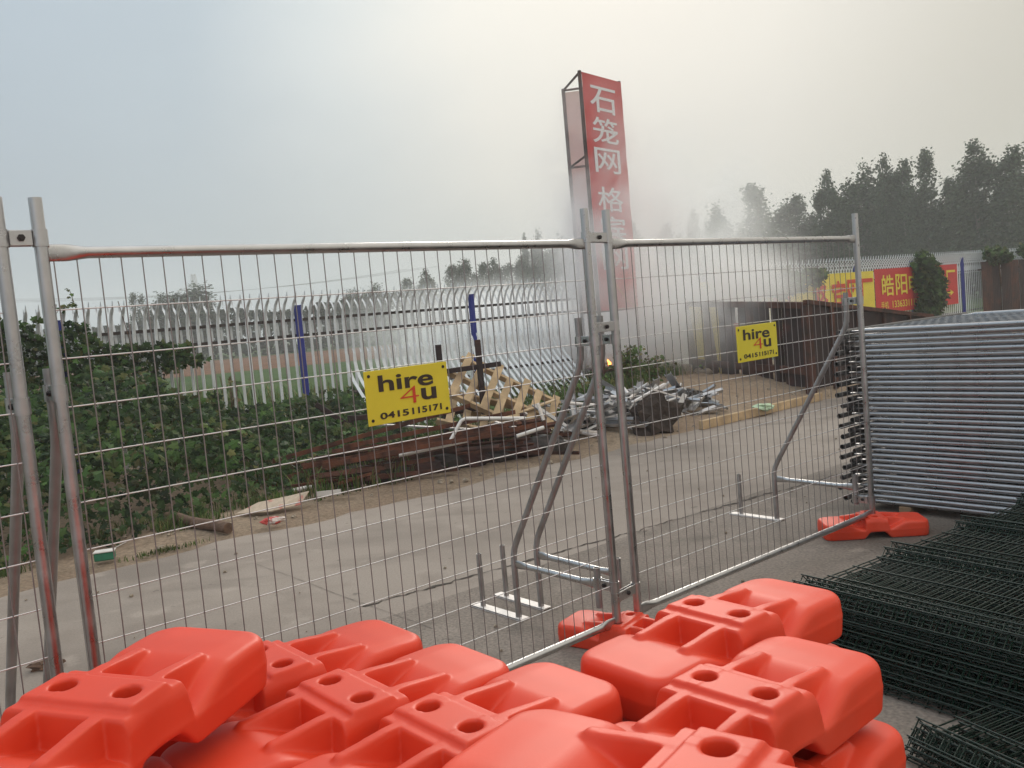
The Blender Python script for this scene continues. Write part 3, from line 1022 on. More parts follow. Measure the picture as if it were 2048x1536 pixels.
# two palisade panels leaning against the fence
for (sa, sb, dtop, lab) in ((6.95, 9.2, 12.52, 'white palisade panel leaning on the fence beside the blue post, left one of two'), (9.35, 11.7, 12.50, 'white palisade panel leaning on the fence beside the wooden pallets, right one of two')):
    zb = mound_h(sa, 11.3)
    o = W(sa, 11.35, zb); top_ = W(sa, dtop, zb + 1.20)
    upv = (top_ - o).normalized(); ow = AX.cross(upv).normalized()
    if ow.dot(NX) > 0: ow = -ow
    Mx = frame(o, AX, ow, upv)
    root = empty('leaning_palisade', M=Mx)
    mb = MB()
    n = int((sb - sa) / 0.125)
    for i in range(n):
        pale_strip(mb, V(((i + 0.5) * (sb - sa) / n, 0, 0)), V((1, 0, 0)), V((0, 1, 0)), 0.0, 1.22, 'curl', 0.06)
    mb.build('pale_panel', M['pale'], root)
    for z_ in (0.2, 1.0):
        mb = MB(); mb.bar((-0.02, -0.022, z_), (sb - sa + 0.02, -0.022, z_), 0.02, 0.045); mb.build('fence_rail', M['rail'], root)
    tag(root, lab, 'fence panel', 'palisade panels leaning on the fence')

# ------------------------------------------------------------------ banners on the right-hand fence


def fence_banner(name, label, s0, s1, z0, z1, board, build):
    o = W(s0, FD - 0.15, 0)
    root = empty(name, M=frame(o, AX, NX, (0, 0, 1)))
    mb = MB()
    nx_, nz_ = 24, 6
    vs = []
    for i in range(nx_ + 1):
        for j in range(nz_ + 1):
            x = (s1 - s0) * i / nx_; z = z0 + (z1 - z0) * j / nz_
            vs.append((x, 0.012 * mnoise.noise(V((x * 1.3, z * 1.5, s0))), z))
    k = nz_ + 1
    mb.add(vs, [(i * k + j, (i + 1) * k + j, (i + 1) * k + j + 1, i * k + j + 1) for i in range(nx_) for j in range(nz_)], True)
    mb.build('cloth', board, root)
    build(root, s1 - s0, z0, z1)
    tag(root, label, 'banner')
    return root


def bl_yellow(root, L, z0, z1):
    mb = MB()

    def pl(x, y): return V((x, -0.022, y))
    H = z1 - z0
    # s positions: four characters hidden in smoke, then four seen
    x = [0.5, 1.72, 2.95, 4.85, 5.80, 6.66, 7.36]
    ch = '石笼网格宾网厂'
    for c, xx in zip(ch, x):
        add_text(mb, c, (xx, z0 + 0.14 * H, xx + 0.76, z0 + 0.84 * H), pl, 0.016)
    mb.build('lettering', M['redprint'], root)


def bl_red(root, L, z0, z1):
    mb = MB()

    def pl(x, y): return V((x, -0.022, y))
    H = z1 - z0
    for i, c in enumerate('皓阳电焊网厂'):
        xx = 0.38 + i * 0.86
        add_text(mb, c, (xx, z0 + 0.38 * H, xx + 0.74, z0 + 0.86 * H), pl, 0.012)
    mb.build('lettering', M['banner_yellow'], root); mb = MB()
    add_text(mb, '手机', (0.28, z0 + 0.10 * H, 0.74, z0 + 0.26 * H), pl, 0.01)
    mb.build('phone_label', M['banner_yellow'], root); mb = MB()
    add_text(mb, '13363311171', (0.98, z0 + 0.10 * H, 2.75, z0 + 0.26 * H), pl, 0.012)
    mb.build('phone_number', M['banner_yellow'], root); mb = MB()
    a = z0 + 0.30 * H
    mb.add([pl(3.9, a - .02), pl(5.0, a - .02), pl(5.0, a + .02), pl(3.9, a + .02)], [(0, 1, 2, 3)])
    mb.add([pl(5.0, a - .10), pl(5.25, a), pl(5.0, a + .10)], [(0, 1, 2)])
    mb.build('printed_arrow', M['banner_yellow'], root)


fence_banner('banner', 'yellow banner with large red characters on the far fence, partly in smoke', 16.7, 24.93, 0.84, 2.12, M['banner_yellow'], bl_yellow)
fence_banner('banner', 'red banner with yellow characters and a phone number on the far fence', 24.97, 30.6, 0.84, 2.16, M['banner_red'], bl_red)

# ------------------------------------------------------------------ three-sided tower sign
TF = V((1.715, 16.2, 0)); TR = V((2.56, 17.20, 0)); TL = V((1.50, 17.40, 0))
ZTW, ZBW = 5.985, 1.66
tower = empty('tower_sign', (TF + TR + TL) / 3)
tb = V(tower.location)
for p in (TF, TR, TL):
    mb = MB(); d = p - tb
    mb.tube([(d.x, d.y, 0), (d.x, d.y, 3), (d.x, d.y, ZTW + 0.03)], 0.034, 10, up=(0, 1, 0)); mb.build('leg', M['rust'], tower)
for a, b in ((TF, TR), (TR, TL), (TL, TF)):
    for z in (0.55, ZBW, 3.1, 4.5, ZTW):
        mb = MB(); mb.tube([(a.x - tb.x, a.y - tb.y, z), (b.x - tb.x, b.y - tb.y, z)], 0.022, 8); mb.build('crossbar', M['rust'], tower)
ox = (TR - TF).normalized(); on = V((ox.y, -ox.x, 0))
Lf = (TR - TF).length
mb = MB()
Fo = TF - tb + on * 0.045
vs = []
for i in range(9):
    for j in range(25):
        p = Fo + ox * (Lf * i / 8) + on * (0.012 * mnoise.noise(V((i * .4, j * .4, 0))))
        vs.append((p.x, p.y, ZBW + (ZTW - ZBW) * j / 24))
mb.add(vs, [(i * 25 + j, (i + 1) * 25 + j, (i + 1) * 25 + j + 1, i * 25 + j + 1) for i in range(8) for j in range(24)], True)
rb = mb.build('front_banner', M['banner_red'], tower)


def tpl(x, y):
    p = Fo + ox * x + on * 0.016
    return V((p.x, p.y, y))


mb = MB()
HH = ZTW - ZBW
for c, y0, y1 in (('石', .845, .955), ('笼', .715, .825), ('网', .59, .695), ('格', .425, .53), ('宾', .30, .405), ('网', .175, .28)):
    add_text(mb, c, (Lf * 0.14, ZBW + HH * y0, Lf * 0.80, ZBW + HH * y1), tpl, 0.010)
mb.build('lettering', M['banner_white'], rb)
mb = MB()
sw = []
for i in range(17):
    t = i / 16
    sw.append((Lf * (0.05 + 0.9 * t), ZBW + HH * (0.26 * (1 - t) ** 1.6 + 0.01)))
for i in range(16):
    (xa, ya), (xb, yb) = sw[i], sw[i + 1]
    mb.add([tpl(xa, ya - 0.10 * (1 - i / 20)), tpl(xb, yb - 0.10 * (1 - (i + 1) / 20)), tpl(xb, yb), tpl(xa, ya)], [(0, 1, 2, 3)])
mb.build('printed_sweep', M['banner_orange'], rb)
for a, b, nm, z1 in ((TL, TR, 'rear_banner', ZTW - 0.03),):
    dx = (b - a).normalized(); dn = V((dx.y, -dx.x, 0)); LL = (b - a).length
    mb = MB(); vs = []
    for i in range(9):
        for j in range(25):
            p = a - tb + dx * (LL * i / 8) - dn * (0.05 + 0.02 * mnoise.noise(V((i * .4, j * .4, 5))))
            vs.append((p.x, p.y, ZBW + 0.0 + (z1 - ZBW) * j / 24))
    mb.add(vs, [(i * 25 + j, (i + 1) * 25 + j, (i + 1) * 25 + j + 1, i * 25 + j + 1) for i in range(8) for j in range(24)], True)
    mb.build(nm, M['banner_back'], tower)
tag(tower, 'tall three-sided steel tower sign with a red banner of white characters, in smoke', 'sign')

# ------------------------------------------------------------------ rusty bin and sheet fence on the right
A0 = W(13.9, 10.9); A1 = W(12.55, 7.55); A2 = W(17.0, 7.6)
bin_ = empty('rusty_bin', (A1.x, A1.y, 0))
ab = V(bin_.location)
dA = (A0 - A1); LA = dA.length; dA.normalize()
nA = V((-dA.y, dA.x, 0))
for i, t in enumerate((0.0, 0.22, 0.42, 0.60, 0.80, 1.0)):
    p = A1 + dA * (LA * t) - ab
    zt = 1.47 + 0.18 * t
    mb = MB(); mb.box((p.x, p.y, zt / 2), (0.14, 0.12, zt), Matrix.Rotation(math.atan2(dA.y, dA.x), 3, 'Z'), 0.006); mb.build('upright', M['rust'] if i in (0, 2, 4) else M['rust_dark'], bin_)
mb = MB(); mb.bar(A1 - ab + V((0, 0, 1.47)), A0 - ab + V((0, 0, 1.65)), 0.13, 0.10, bevel=0.005); mb.build('top_rail', M['rust'], bin_)
mb = MB(); mb.bar(A1 - ab + V((0, 0, 0.42)), A0 - ab + V((0, 0, 0.50)), 0.10, 0.12, bevel=0.005); mb.build('bottom_rail', M['rust'], bin_)
pw = [0.0, 0.22, 0.42, 0.60, 0.80, 1.0]
gapf = [(0.0, 0.80), (0.28, 1.0), (0.0, 0.62), (0.0, 0.58), (0.0, 0.38)]
for (a, b), (g0, g1) in zip(zip(pw[:-1], pw[1:]), gapf):
    a_, b_ = a + (b - a) * g0, a + (b - a) * g1
    pa = A1 + dA * (LA * a_) - ab - nA * 0.0; pb = A1 + dA * (LA * b_) - ab
    za, zb_ = 1.45 + .18 * a_, 1.45 + .18 * b_
    mb = MB(); c_ = (pa + pb) / 2
    mb.box((c_.x, c_.y, 0.16 + (za - 0.16) / 2), ((pb - pa).length, 0.012, za - 0.16), Matrix.Rotation(math.atan2(dA.y, dA.x), 3, 'Z')); mb.build('end_sheet', M['rust_dark'], bin_)
dB = (A2 - A1).normalized(); LB = (A2 - A1).length
mb = MB()
for o_ in (0, 0.012):
    pass
p0 = A1 - ab; p1 = A2 - ab; nB = V((dB.y, -dB.x, 0))
vs = [p0 + nB * .0 + V((0, 0, 0.12)), p1 + V((0, 0, 0.12)), p1 + V((0, 0, 0.98)), p0 + V((0, 0, 1.50))]
vs2 = [v - nB * 0.02 for v in vs]
mb.add(vs + vs2, [(0, 1, 2, 3), (7, 6, 5, 4), (0, 4, 5, 1), (1, 5, 6, 2), (2, 6, 7, 3), (3, 7, 4, 0)])
mb.build('side_sheet', M['rust_dark'], bin_)
for t in (0.16, 0.36, 0.56, 0.78, 0.98):
    p = p0 + dB * (LB * t) + nB * 0.03; zt = 1.50 - 0.52 * t
    mb = MB(); mb.box((p.x, p.y, 0.06 + zt / 2), (0.08, 0.06, zt), Matrix.Rotation(math.atan2(dB.y, dB.x), 3, 'Z'), 0.004); mb.build('rib', M['rust'], bin_)
mb = MB(); mb.bar(p0 + V((0, 0, 1.52)), p1 + V((0, 0, 1.00)), 0.11, 0.07, bevel=0.004); mb.build('side_rim', M['rust'], bin_)
tag(bin_, 'dark rusty steel bin with ribbed sides behind the sand heap', 'bin')
NBK = nA if nA.dot(V((1, 0, 0))) > 0 else -nA
# yellow boards propped inside
for i, (t, wd, hgt, mm) in enumerate(((0.925, 0.46, 1.35, 'banner_yellow'), (0.745, 0.25, 1.3, 'banner_yellow'), (0.555, 0.14, 0.95, 'banner_red'), (0.255, 0.16, 0.9, 'banner_yellow'))):
    p = A1 + dA * (LA * t) + NBK * 0.10
    mb = MB(); mb.box((0, 0, hgt / 2), (wd, 0.02, hgt), None, 0.003)
    o = mb.build('offcut_board', M[mm]); o.location = (p.x, p.y, mound_h(p.dot(AX), p.dot(NX)) - 0.01); o.rotation_euler = (R(-6), 0, math.atan2(dA.y, dA.x))
    tag(o, ['wide yellow board standing inside the rusty bin at its far end', 'narrow yellow board standing inside the rusty bin', 'thin red board standing inside the rusty bin', 'yellow strip standing inside the rusty bin near its corner'][i], 'board', 'boards standing in the rusty bin')

rs = empty('rusty_sheet_fence', W(35, 12.3, 0))
rb0 = V(rs.location)
for i in range(9):
    s = 31.55 + i * 0.83
    a = W(s, 12.35 + 0.03 * (i % 2), 0) - rb0; b = W(s + 0.86, 12.35 + 0.03 * (i % 2), 0) - rb0
    mb = MB(); n = 22; vs = []
    for k in range(n + 1):
        p = a + (b - a) * (k / n) + NX * (0.018 * math.sin(k * 1.7))
        h_ = 2.16 + 0.05 * mnoise.noise(V((i * 3.3, 0, 0)))
        vs += [V((p.x, p.y, 0)), V((p.x, p.y, h_))]
    mb.add(vs, [(2 * k, 2 * k + 2, 2 * k + 3, 2 * k + 1) for k in range(n)], True)
    mb.build('corrugated_sheet', M['rust_dark'] if i % 3 else M['rust'], rs)
mb = MB(); mb.bar(W(31.5, 12.42, 1.9) - rb0, W(39, 12.42, 1.9) - rb0, 0.05, 0.05); mb.build('fence_rail', M['rust'], rs)
tag(rs, 'dark rusty corrugated sheet fence at the right edge behind the silver stack', 'fence')

# ------------------------------------------------------------------ rusty rack, scrap, pallets
def ground_z(p):
    return max(0.0, mound_h(p.x * AX.x + p.y * AX.y, p.x * NX.x + p.y * NX.y)) if (p.x * NX.x + p.y * NX.y) > 7 else 0.0


rk = empty('steel_rack', (-0.9, 11.5, 0))
kb = V(rk.location)
for (x, y, zt, wd) in ((-2.15, 11.45, 0.60, .075), (-1.55, 11.5, 0.62, .06), (-0.92, 11.5, 1.42, .075), (-0.40, 11.45, 1.44, .075), (0.10, 11.1, 0.47, .065)):
    mb = MB(); mb.box((x - kb.x, y - kb.y, zt / 2 - 0.05), (wd, wd * .6, zt + 0.1), Matrix.Rotation(0.3, 3, 'Z'), 0.004); mb.build('upright', M['rust_dark'], rk)
for a, b in (((-0.95, 11.45, 1.06), (-0.12, 11.47, 1.10)), ((-2.55, 11.3, 0.80), (-2.1, 11.4, 0.42)), ((-2.15, 11.45, 0.56), (-0.92, 11.5, 0.56)), ((-0.92, 11.5, 0.50), (-0.40, 11.45, 0.56))):
    mb = MB(); mb.bar(V(a) - kb, V(b) - kb, 0.05, 0.065, bevel=0.004); mb.build('crossbar', M['rust_dark'], rk)
tag(rk, 'dark rusty steel rack of uprights and crossbars above the scrap pile', 'rack')


def angle_bar(L, w_, t_=0.005):
    mb = MB()
    mb.box((0, 0, t_ / 2), (L, w_, t_)); mb.box((0, -w_ / 2 + t_ / 2, w_ / 2 + t_ / 2), (L, t_, w_))
    return mb


q = random.Random(21)
bars = []
for i in range(5):
    bars.append(angle_bar([1.7, 1.3, 1.0, 0.8, 0.55][i], [0.045, 0.05, 0.035, 0.04, 0.03][i]).build('rusty_angle_bar', M['rust_orange'] if i % 2 == 0 else M['rust'], None, link=False))
GP = 'rusty steel bars heaped beside the road'
for i in range(64):
    o = bars[i % 5].copy(); COL.objects.link(o)
    t = q.uniform(0.06, 0.86)
    lay = q.random() ** 1.3
    c = V((-2.25, 9.35, 0)).lerp(V((0.62, 10.75, 0)), t) + V((-0.4, 0.9, 0)) * q.uniform(-0.42, 0.75)
    zz = ground_z(c) + 0.05 + 0.30 * lay * (1 - abs(2 * t - 1) ** 2) + 0.012 * (i % 5)
    o.location = (c.x, c.y, zz)
    o.rotation_euler = (q.uniform(-0.9, 0.9), q.uniform(-0.09, 0.09), 0.44 + q.gauss(0, 0.36))
    lab = 'rusty steel angle bar lying in the brown scrap heap beside the road'
    tag(o, lab, 'steel bar', GP)
# the long bars that stick out of the heap to the left
for i, (a, b) in enumerate((((-2.75, 9.75, 0.30), (-0.55, 10.9, 0.62)), ((-2.30, 9.25, 0.28), (-0.1, 10.35, 0.36)), ((-2.05, 9.05, 0.30), (0.35, 10.2, 0.40)), ((-1.9, 9.5, 0.42), (0.0, 10.6, 0.52)))):
    a, b = V(a), V(b); d = (b - a); L_ = d.length; d.normalize()
    mb = angle_bar(L_, 0.05); o = mb.build('rusty_angle_bar', M['rust_orange'])
    o.matrix_world = frame((a + b) / 2, d, V((-d.y, d.x, 0)).normalized(), d.cross(V((-d.y, d.x, 0)).normalized()))
    tag(o, ['long rusty bar sticking out highest at the left end of the heap', 'long orange rusty bar along the front of the heap', 'long orange rusty bar lowest along the road side of the heap', 'long rusty bar across the top of the heap'][i], 'steel bar', GP)
for i, (pts, lab) in enumerate((([(-0.82, 9.9, 0.26), (-0.62, 10.0, 0.56), (-0.57, 10.02, 0.58), (0.12, 10.2, 0.50)], 'white bent pipe standing out of the rusty heap'),
                                ([(-1.30, 9.5, 0.30), (-0.55, 9.75, 0.36)], 'straight white pipe on the front of the rusty heap'),
                                ([(0.0, 9.9, 0.34), (0.32, 10.0, 0.40)], 'short white pipe at the right of the rusty heap'),
                                ([(-2.40, 9.12, 0.085), (-2.20, 9.17, 0.10)], 'short white pipe end at the left of the rusty heap'))):
    mb = MB(); mb.tube(pts, 0.022, 8); tag(mb.build('pipe', M['pvc']), lab, 'pipe', 'white pipes in the rusty heap')
o = angle_bar(0.24, 0.05).build('steel_offcut', M['pvc']); o.location = (-1.93, 8.72, 0.075); o.rotation_euler = (0, 0, 0.1)
tag(o, 'small white steel offcut on the dirt left of the rusty heap', 'offcut')

# dark rubbish the bars lie on
def lump(name, m, c, size, seed, amp=0.35, sub=3):
    mb = MB(); q_ = random.Random(seed)
    nu, nv = 14 if sub > 2 else 8, 8 if sub > 2 else 5
    vs = []
    for j in range(nv + 1):
        ph = PI * j / nv
        for i in range(nu):
            th = 2 * PI * i / nu
            d = V((math.sin(ph) * math.cos(th), math.sin(ph) * math.sin(th), math.cos(ph)))
            r_ = 1 + amp * mnoise.noise(d * 1.7 + V((seed, seed * 2.1, 0))) + amp * .5 * mnoise.noise(d * 4.1 + V((seed, 3, 0)))
            vs.append((d.x * size[0] * r_, d.y * size[1] * r_, d.z * size[2] * r_))
    mb.add(vs, [(j * nu + i, j * nu + (i + 1) % nu, (j + 1) * nu + (i + 1) % nu, (j + 1) * nu + i) for j in range(nv) for i in range(nu)], False)
    o = mb.build(name, m); o.location = c
    return o


for i in range(8):
    t = (i + 0.5) / 8
    c = V((-1.9, 9.45, 0)).lerp(V((0.45, 10.65, 0)), t)
    o = lump('scrap_clump', M['ash'] if i % 2 else M['rust_dark'], (c.x, c.y, ground_z(c) + 0.05), (0.30, 0.22, 0.15), i + 3)
    tag(o, 'dark lump of dirty scrap beneath the rusty bars', 'scrap', 'dark lumps under the rusty heap')

# broken wooden pallets
def make_pallet(name, ns, L_, Wd_, seed):
    root = empty(name); q_ = random.Random(seed)
    for y in (0.05, Wd_ * 0.5, Wd_ - 0.05)[:3]:
        mb = MB(); mb.box((L_ / 2, y, 0), (L_ * q_.uniform(0.95, 1.05), 0.045, 0.085), None, 0.003); mb.build('stringer', M['wood'], root)
    for i in range(ns):
        if q_.random() < 0.06: continue
        mb = MB(); mb.box(((i + 0.5) * L_ / ns + q_.uniform(-.03, .03), Wd_ / 2 + q_.uniform(-.06, .06), 0.056), (0.10, Wd_ * q_.uniform(0.96, 1.15), 0.020), Matrix.Rotation(q_.uniform(-.06, .06), 3, 'Z'), 0.002)
        mb.build('slat', M['wood'], root)
    return root


pl1 = make_pallet('wooden_pallet', 7, 1.55, 0.80, 2)
e1 = V((0.86, 0.02, -0.50)).normalized(); e2 = V((0.42, 0.80, 0.52)); e2 = (e2 - e1 * e2.dot(e1)).normalized(); e3 = e1.cross(e2)
pl1.matrix_world = frame((-0.92, 11.25, 0.80), e1, e2, e3)
tag(pl1, 'broken pale wooden pallet tilted over the rack, upper of two', 'pallet', 'broken pallets behind the fence')
e1b = V((0.90, 0.05, -0.28)).normalized(); e2b = V((0.35, 0.85, 0.36)); e2b = (e2b - e1b * e2b.dot(e1b)).normalized()
pl2 = dup(pl1, frame((-0.98, 11.15, 0.42), e1b, e2b, e1b.cross(e2b)), 'broken pale wooden pallet lying lower on the heap, under another pallet', 'broken pallets behind the fence')
for i, (a, b, wd, mm, lab) in enumerate((((-1.75, 11.0, 0.50), (-0.25, 10.9, 0.30), 0.07, 'galv_old', 'grey steel strip poking out left below the pallets'),
                                 ((-0.25, 10.8, 0.42), (0.62, 10.6, 0.12), 0.10, 'galv_old', 'grey steel channel sloping down at the pallets right end'),
                                 ((0.25, 11.2, 0.55), (0.72, 10.9, 0.20), 0.09, 'galv_old', 'dull grey metal strip leaning on the pallets'),
                                 ((0.30, 11.05, 0.58), (0.36, 11.02, 0.36), 0.07, 'zinc_plate', 'short bright metal piece standing at the pallets right end'),
                                 ((-0.35, 11.3, 0.35), (0.55, 11.6, 0.55), 0.12, 'wood', 'loose pale plank lying behind the pallets'),
                                 ((-0.6, 10.85, 0.20), (0.45, 10.75, 0.30), 0.10, 'wood', 'loose pale plank at the foot of the pallets'))):
    mb = MB(); mb.bar(a, b, wd, 0.02, bevel=0.002)
    tag(mb.build('plank' if mm == 'wood' else 'metal_strip', M[mm]), lab, 'plank' if mm == 'wood' else 'metal strip')

# silver offcuts
q = random.Random(33)
offs = []
for i in range(6):
    mb = MB()
    L_ = [0.55, 0.42, 0.75, 0.32, 0.95, 0.60][i]
    if i % 3 == 0: mb.box((0, 0, 0), (L_, 0.07, 0.035), None, 0.003)
    elif i % 3 == 1: mb.box((0, 0, 0), (L_, 0.10, 0.004)); mb.box((0, -0.048, 0.02), (L_, 0.004, 0.036)); mb.box((0, 0.048, 0.02), (L_, 0.004, 0.036))
    else: mb.tube([(-L_ / 2, 0, 0), (L_ / 2, 0, 0)], 0.024, 8, wall=0.003)
    offs.append(mb.build('steel_offcut', [M['galv_stack'], M['galv'], M['zinc_plate'], M['galv_old']][i % 4], None, link=False))
GO = 'silver steel offcuts dumped beside the road'
for i in range(135):
    o = offs[i % 6].copy(); COL.objects.link(o)
    t = q.random() ** 1.15
    c = V((0.62, 11.40, 0)).lerp(V((2.9, 13.0, 0)), t) + V((-0.5, 0.85, 0)) * q.uniform(-0.35, 0.95)
    hgt = 0.34 * math.exp(-((t - 0.38) / 0.36) ** 2) + 0.06
    o.location = (c.x, c.y, ground_z(c) + 0.03 + hgt * q.random())
    o.rotation_euler = (q.uniform(-.6, .6), q.gauss(0, 0.28), q.uniform(0, PI))
    tag(o, 'silver grey steel offcut in the heap beside the dark stump', 'offcut', GO)
for i in range(10):
    t = (i + .5) / 10
    c = V((0.8, 11.9, 0)).lerp(V((2.7, 13.1, 0)), t)
    o = lump('scrap_clump', M['galv_old'] if i % 3 else M['ash'], (c.x, c.y, ground_z(c) + 0.04), (0.24, 0.24, 0.16), i + 40)
    tag(o, 'grey crumpled scrap beneath the silver offcuts', 'scrap', 'crumpled scrap under the silver offcuts')

# dark ragged stump
st_ = lump('tree_stump', M['stump'], (1.84, 11.55, 0.17), (0.31, 0.24, 0.30), 17, 0.75); st_.rotation_euler = (0, 0, 0.5)
tag(st_, 'dark brown ragged stump among the silver offcuts at the road edge', 'stump')
for i, (a, b) in enumerate((((1.55, 11.45, 0.44), (2.05, 11.75, 0.62)), ((1.75, 11.4, 0.62), (2.2, 11.5, 0.44)))):
    mb = MB(); mb.bar(a, b, 0.05, 0.02); tag(mb.build('steel_offcut', M['zinc_plate']), ['pale strip slanting up over the dark stump', 'pale strip slanting down over the dark stump'][i], 'offcut', GO)

# long beam along the sand
mb = MB(); mb.bar((2.42, 11.42, 0.06), (4.72, 13.42, 0.06), 0.07, 0.12, bevel=0.006)
tag(mb.build('timber_beam', M['wood']), 'long pale timber beam along the road edge in front of the sand', 'beam')

# log, cardboard, litter
mb = MB()
la, lb = V((-3.42, 8.30, 0.09)), V((-2.60, 7.62, 0.06))
mb.tube([la.lerp(lb, t) + V((0, 0, 0.01 * math.sin(t * 9))) for t in (0, .2, .4, .6, .8, 1)], [0.045, 0.05, 0.047, 0.052, 0.05, 0.05], 10)
lg = mb.build('log', M['log']); tag(lg, 'short brown log on the dirt below the leafy bank', 'log')
mb = MB(); rr = [V((-0.62, -0.10, 0)), V((-0.1, -0.16, 0.01)), V((0.30, -0.05, 0.0)), V((0.40, 0.14, 0.05)), V((0.05, 0.14, 0.02)), V((-0.35, 0.10, 0.01))]
mb.add(rr + [p - V((0, 0, 0.008)) for p in rr], [(0, 1, 4, 5), (1, 2, 3, 4), (11, 10, 7, 6), (10, 9, 8, 7)] + [(i, i + 6, (i + 1) % 6 + 6, (i + 1) % 6) for i in range(6)])
o = mb.build('cardboard_sheet', M['card']); o.location = (-2.34, 8.40, 0.085); o.rotation_euler = (R(12), R(-1), 0.05); o.scale = (0.66, 1.0, 1)
tag(o, 'dirty flattened cardboard with a red print on the dirt', 'cardboard')
o = lump('crushed_packet', M['red_can'], (-2.24, 7.75, 0.07), (0.105, 0.045, 0.035), 4); o.rotation_euler = (0, 0, 0.2); tag(o, 'crushed red packet on the dirt near the road', 'litter')
gx = empty('plastic_tub', (-3.40, 6.98, 0.035), 0.25)
mb = MB(); mb.box((0, 0, 0.03), (0.15, 0.09, 0.065), None, 0.008); mb.build('tub', M['green_box'], gx)
mb = MB(); mb.box((0, 0, 0.069), (0.16, 0.10, 0.012), None, 0.004); mb.build('lid', M['pvc'], gx)
mb = MB(); mb.tube([(0.06, 0, 0.075), (0.17, 0.02, 0.115)], 0.003, 6); mb.build('straw', M['pvc'], gx)
tag(gx, 'small green plastic tub on the dirt at the far left', 'tub')
o = lump('plastic_bag', M['litter'], (3.52, 12.35, mound_h(10.6, 7.2) + 0.12), (0.16, 0.11, 0.05), 6, 0.5); tag(o, 'pale green plastic bag on the sand heap', 'bag')
o = lump('crumpled_rag', M['log'], (-2.68, 4.68, 0.02), (0.075, 0.035, 0.026), 8, 0.8); o.rotation_euler = (0, 0, 0.35); tag(o, 'brown crumpled rag on the road at the far left', 'rag')
q = random.Random(55)
GR = 'small stones and rubbish along the road edge'
stones = [lump('stone', M['rubble'], (0, 0, 0), (0.03, 0.024, 0.018), 70 + i, 0.5, 2) for i in range(3)]
for i in range(90):
    o = stones[i % 3] if i < 3 else stones[i % 3].copy()
    if i >= 3: COL.objects.link(o)
    s_, D_ = q.uniform(-1, 15), 7.2 + abs(q.gauss(0, 0.7))
    p = W(s_, D_); o.location = (p.x, p.y, max(0.005, mound_h(s_, D_)) + 0.008)
    k = q.uniform(0.4, 1.5); o.scale = (k, k, k); o.rotation_euler = (0, 0, q.uniform(0, 6))
    tag(o, 'small stone on the dirt along the road edge', 'stone', GR)
for i in range(80):
    o = stones[i % 3].copy(); COL.objects.link(o)
    s_, D_ = q.uniform(-1, 13), q.uniform(3.0, 7.2)
    p = W(s_, D_); o.location = (p.x, p.y, 0.008)
    k = q.uniform(0.15, 0.55); o.scale = (k, k, k); o.rotation_euler = (0, 0, q.uniform(0, 6))
    tag(o, 'bit of grit lying on the concrete road', 'stone', 'grit on the concrete')
GRB = 'broken rubble round the fire'
rub = [lump('rubble_chunk', M['rubble'] if i % 2 else M['ash'], (0, 0, 0), (0.14, 0.10, 0.08), 90 + i, 0.6, 2) for i in range(4)]
for i in range(70):
    o = rub[i % 4] if i < 4 else rub[i % 4].copy()
    if i >= 4: COL.objects.link(o)
    s_, D_ = q.gauss(13.4, 1.1), q.gauss(11.6, 0.55)
    p = W(s_, D_); o.location = (p.x, p.y, mound_h(s_, D_) + 0.03)
    k = q.uniform(0.4, 1.5); o.scale = (k, k, k * q.uniform(.6, 1.2)); o.rotation_euler = (0, 0, q.uniform(0, 6))
    tag(o, 'charred or broken rubble chunk in the smouldering heap' if True else '', 'rubble', GRB)
for i, (p, hgt) in enumerate(((at_depth(1218, 731, 17.3), 0.13), (at_depth(1316, 729, 17.9), 0.12))):
    mb = MB(); n = 8; vs = []
    pf = [(0.015, 0.0), (0.036, 0.2), (0.032, 0.45), (0.018, 0.75), (0.002, 1.0)]
    for r_, z_ in pf:
        for k in range(n):
            a = 2 * PI * k / n
            vs.append((r_ * math.cos(a) + 0.02 * math.sin(z_ * 5), r_ * math.sin(a), z_ * hgt))
    mb.add(vs, [(j * n + k, j * n + (k + 1) % n, (j + 1) * n + (k + 1) % n, (j + 1) * n + k) for j in range(len(pf) - 1) for k in range(n)], True)
    o = mb.build('flame', M['flame']); o.location = p
    tag(o, ['small orange flame seen between the two middle posts', 'small orange flame right of the tower sign leg'][i], 'flame', 'flames of the rubbish fire')
    for j in range(4):
        o = rub[1 if j % 2 else 0].copy(); COL.objects.link(o); o.data = rub[0].data
        o.location = (p.x + q.uniform(-.25, .25), p.y + q.uniform(-.1, .2), p.z - 0.07 - 0.05 * j); o.scale = (1.6, 1.4, 1.3)
        tag(o, 'blackened chunk heaped at the foot of a flame', 'rubble', GRB)

# ------------------------------------------------------------------ plants
def leaf_pts(size):
    a = [(0, 0), (0.22, -0.12), (0.50, 0.02), (0.34, 0.22), (0.62, 0.50), (0.30, 0.52), (0.22, 0.72), (0, 1.0), (-0.22, 0.72), (-0.30, 0.52), (-0.62, 0.50), (-0.34, 0.22), (-0.50, 0.02), (-0.22, -0.12)]
    return [V((x * size, y * size, 0)) for x, y in a]


